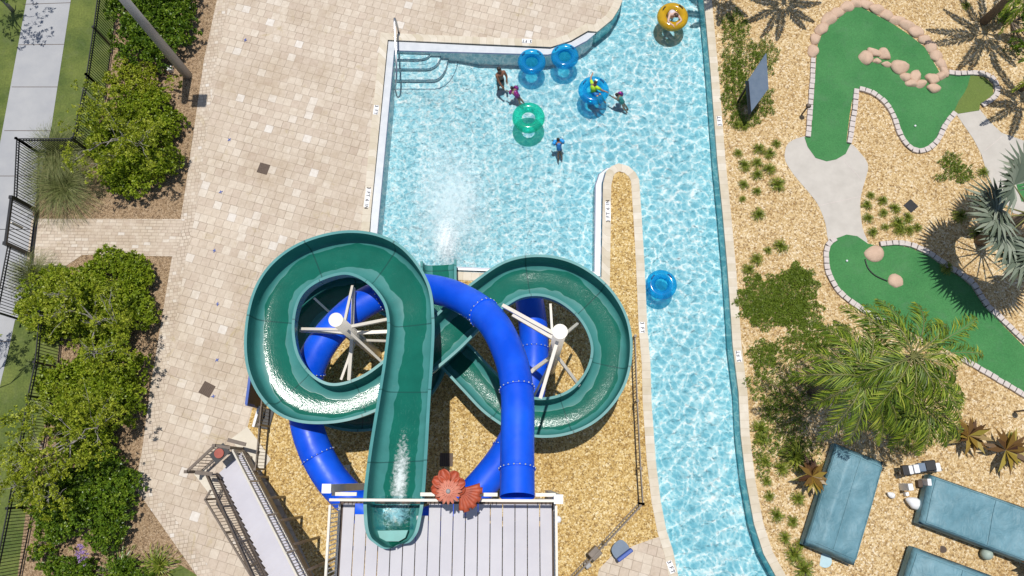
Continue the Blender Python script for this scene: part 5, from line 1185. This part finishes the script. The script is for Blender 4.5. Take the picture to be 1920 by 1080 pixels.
# ------------------------------------------------------------------ people
def person(px, py, J, sk, hair, label, sc=1.0, z0=-.085, rz=0.0, hairlen=.0, clothes=(), floats=()):
    """J: joint positions (m) relative to the point on the water; names fixed. z up"""
    o = P(px, py, z0); t = empty('person', o, label, 'person'); mt = Matrix.Rotation(rz, 3, 'Z')
    G = {k: o+mt @ (Vector(v)*sc) for k, v in J.items()}
    V, E, Rr = [], [], []
    def add(p, r, par=None):
        V.append(Vector(p)); Rr.append(r*sc); i = len(V)-1
        if par is not None: E.append((par, i))
        return i
    pel = add(G['pelvis'], .145); bel = add(G['pelvis'].lerp(G['chest'], .5), .135, pel); ch = add(G['chest'], .165, bel); nb_ = add(G['chest'].lerp(G['neck'], .65), .11, ch); nk = add(G['neck'], .052, nb_)
    h0 = G['head']; hu = (G['head']-G['neck']).normalized(); fw = Vector(J['face']); fw = (mt @ fw).normalized(); fw = (fw-fw.dot(hu)*hu).normalized()
    a = add(h0-hu*.045*sc+fw*.02*sc, .072, nk); b = add(h0+hu*.03*sc, .09, a); c = add(h0+hu*.085*sc, .065, b); add(h0-hu*.02*sc+fw*.095*sc, .014, a)
    for s in ('l', 'r'):
        sh = add(G['sh_'+s], .070, nb_); el = add(G['el_'+s], .052, sh); wr = add(G['ha_'+s].lerp(G['el_'+s], .12), .034, el); hd_ = add(G['ha_'+s], .033, wr)
        d = (G['ha_'+s]-G['el_'+s]).normalized(); sdd = d.cross(Vector((0, 0, 1))).normalized() if abs(d.z) < .95 else Vector((1, 0, 0)); dn_ = Vector((0, 0, -1))
        for k, (of, ln_) in enumerate(((-.03, .065), (-.01, .08), (.01, .075), (.03, .06))):
            k1 = add(G['ha_'+s]+(d*.045+sdd*of)*sc, .0095, hd_); k2 = add(G['ha_'+s]+(d*(.045+ln_*.5)+sdd*of*1.2+dn_*.006)*sc, .0085, k1); add(G['ha_'+s]+(d*(.045+ln_)+sdd*of*1.25+dn_*.02)*sc, .0075, k2)
        th = add(G['ha_'+s]+(sdd*.042*(1 if s == 'l' else -1)+d*.005)*sc, .011, hd_); add(G['ha_'+s]+(sdd*.062*(1 if s == 'l' else -1)+d*.035)*sc, .009, th)
        hp = add(G['pelvis']+(G['kn_'+s]-G['pelvis'])*.14+mt @ Vector((0, 0, 0)), .09, pel); kn = add(G['kn_'+s], .068, hp); an = add(G['ft_'+s], .036, kn); add(G['ft_'+s]+(fw*.13-Vector((0, 0, .03)))*sc, .03, an)
    me = bpy.data.meshes.new('body'); me.from_pydata([tuple(v-o) for v in V], E, []); ob = bpy.data.objects.new('body', me); C.objects.link(ob); ob.parent = t; me.materials.append(sk)
    m_ = ob.modifiers.new('k', 'SKIN'); m_.use_smooth_shade = True; 
    if not me.skin_vertices: me.skin_vertices.new() if hasattr(me.skin_vertices, 'new') else None
    lay = me.skin_vertices[0].data
    for i, r in enumerate(Rr): lay[i].radius = (r, r); lay[i].use_root = (i == 0)
    su = ob.modifiers.new('s', 'SUBSURF'); su.levels = su.render_levels = 1
    # hair cap
    hm = MB(); bk = -fw; cen = h0+hu*.03*sc+bk*.012*sc
    M3 = Matrix((fw, hu.cross(fw), hu)).transposed(); hm.ball(cen+hu*.02*sc, (.098*sc, .095*sc, .10*sc), 16, 12, .03, 3, M3)
    # carve: move face-side lower verts inward
    for i, v in enumerate(hm.v):
        r = v-cen
        if r.dot(fw) > .02*sc and r.dot(hu) < .03*sc: hm.v[i] = v-fw*(r.dot(fw)+.0*sc)*.9
        elif r.dot(fw) < 0 and hairlen and r.dot(hu) < 0: hm.v[i] = v-hu*hairlen*sc*.5
    hm.build('hair', hair, t)
    for s in (-1, 1):
        MB().ball(h0+fw*.084*sc+hu*.012*sc+hu.cross(fw)*s*.032*sc, .011*sc, 8, 6).build('eye', EYE, t)
        MB().ball(h0+hu*.0*sc+hu.cross(fw)*s*.092*sc, (.015*sc, .012*sc, .028*sc), 8, 6, M3=M3).build('ear', sk, t)
    MB().ball(h0+fw*.083*sc-hu*.052*sc, (.008*sc, .024*sc, .007*sc), 8, 6, M3=M3).build('mouth', LIP, t)
    for kind, mat in clothes:
        m = MB()
        if kind == 'shorts':
            m.tube([G['pelvis'].lerp(G['chest'], .3), G['pelvis'], G['pelvis']+(G['kn_l']+G['kn_r']-2*G['pelvis'])*.12], [.15*sc, .165*sc, .17*sc], 16)
            for s in ('l', 'r'): m.tube([G['pelvis'].lerp(G['kn_'+s], .12), G['pelvis'].lerp(G['kn_'+s], .75)], [.115*sc, .105*sc], 12)
            m.build('swim_shorts', mat, t)
        else:
            m.tube([G['pelvis'], G['pelvis'].lerp(G['chest'], .5), G['chest'], G['chest'].lerp(G['neck'], .5), G['chest'].lerp(G['neck'], .78)], [.16*sc, .15*sc, .182*sc, .145*sc, .085*sc], 16)
            if kind == 'shirt':
                for s in ('l', 'r'): m.tube([G['chest'].lerp(G['neck'], .55).lerp(G['sh_'+s], .3), G['sh_'+s], G['sh_'+s].lerp(G['el_'+s], .6)], [.09*sc, .085*sc, .072*sc], 12)
            m.build('shirt' if kind == 'shirt' else 'swimsuit', mat, t)
    for jn, r, mat in floats:
        p = G['sh_'+jn].lerp(G['el_'+jn], .55); d = (G['el_'+jn]-G['sh_'+jn]).normalized(); x = d.orthogonal().normalized(); y = d.cross(x)
        m = MB()
        for k in range(5):
            a = 6.283*k/5; m.ball(p+(x*math.cos(a)+y*math.sin(a))*r*.45, r*.62, 10, 7)
        m.build('arm_float', mat, t)
    return t
# man standing, facing down-right, reaching toward the girl
man = dict(pelvis=(0, 0, -.08), chest=(0.0, .03, .28), neck=(.0, .05, .47), head=(-.02, .06, .62), face=(.7, -.7, -.2), sh_l=(.17, .1, .40), el_l=(.27, .0, .20), ha_l=(.28, -.16, .08), sh_r=(-.15, -.05, .40), el_r=(-.06, -.22, .18), ha_r=(.10, -.40, .02), kn_l=(.10, .02, -.52), kn_r=(-.10, -.02, -.52), ft_l=(.11, .02, -.97), ft_r=(-.11, 0, -.97))
person(938, 148, man, SK_DARK, HAIR_B, 'bare chested man in dark shorts standing in the splash pool', clothes=(('shorts', CL_SHORT),))
def swimmer(fx, fy, arms, **kw):
    """child floating: head towards (fx,fy) direction"""
    d = Vector((fx, fy, 0)).normalized(); s = Vector((-d.y, d.x, 0)); f = lambda a, b, z: tuple(d*a+s*b+Vector((0, 0, z)))
    J = dict(pelvis=f(-.32, 0, -.27), chest=f(-.10, 0, -.02), neck=f(.02, 0, .09), head=f(.10, 0, .19), face=f(1, 0, -.1), sh_l=f(-.02, .15, .05), sh_r=f(-.02, -.15, .05), el_l=f(arms[0][0]*.6, arms[0][1]*.7+.05, .04), ha_l=f(arms[0][0], arms[0][1], .03), el_r=f(arms[1][0]*.6, arms[1][1]*.7-.05, .04), ha_r=f(arms[1][0], arms[1][1], .03),
             kn_l=f(-.52, .10, -.58), kn_r=f(-.5, -.10, -.6), ft_l=f(-.8, .12, -.78), ft_r=f(-.72, -.12, -.86))
    return J
person(963, 171, swimmer(-.75, .6, ((.28, .22), (.02, -.34))), SK_TAN, HAIR_B, 'child in pink arm floats swimming right beside the standing man', .74, z0=-.24, clothes=(('suit', CL_PINK),), floats=(('l', .10, CL_PINK), ('r', .12, CL_PINK)))
person(1159, 183, swimmer(-.8, .5, ((.42, .14), (.0, -.36))), SK_TAN, HAIR_B, 'child in teal suit and pink arm float holding on near the occupied blue ring', .74, z0=-.24, clothes=(('suit', CL_TEAL),), floats=(('r', .13, CL_PINK),))
person(1047, 268, swimmer(-.2, 1, ((.16, .28), (.14, -.28))), SK_DARK, HAIR_B, 'small child with two blue arm floats below the green ring', .70, z0=-.16, clothes=(('suit', BLUECLO),), floats=(('l', .13, FLB), ('r', .13, FLB)))
kid = dict(pelvis=(-.03, -.03, .08), chest=(-.06, .05, .40), neck=(-.04, .10, .58), head=(.0, .10, .72), face=(.8, -.4, -.3), sh_l=(-.16, .20, .52), el_l=(-.22, .42, .56), ha_l=(-.14, .62, .62), sh_r=(.12, -.06, .50), el_r=(.36, -.12, .36), ha_r=(.60, -.14, .22), kn_l=(.18, -.42, .18), kn_r=(.34, -.3, .18), ft_l=(.22, -.62, -.1), ft_r=(.5, -.5, -.1))
person(1114, 172, kid, SK_TAN, HAIR_BR, 'child in a neon yellow green shirt sitting in the blue ring with one arm raised', .82, z0=.0, clothes=(('shirt', CL_NEON), ('shorts', BLUECLO)))
lay_ = dict(pelvis=(-.10, .12, .02), chest=(-.06, .04, .26), neck=(.0, -.06, .36), head=(.05, -.14, .42), face=(.1, -1, -.5), sh_l=(.15, -.04, .32), el_l=(.34, -.28, .24), ha_l=(.16, -.42, .22), sh_r=(-.19, -.05, .32), el_r=(-.27, -.34, .24), ha_r=(-.04, -.50, .20), kn_l=(.1, .3, -.35), kn_r=(-.2, .3, -.35), ft_l=(.1, .32, -.75), ft_r=(-.22, .3, -.75))
person(1261, 34, lay_, SK_PALE, HAIR_BR, 'pale swimmer with brown hair leaning forward over the yellow ring', .95, z0=.02, clothes=(('suit', CL_WHITE),), hairlen=.1)
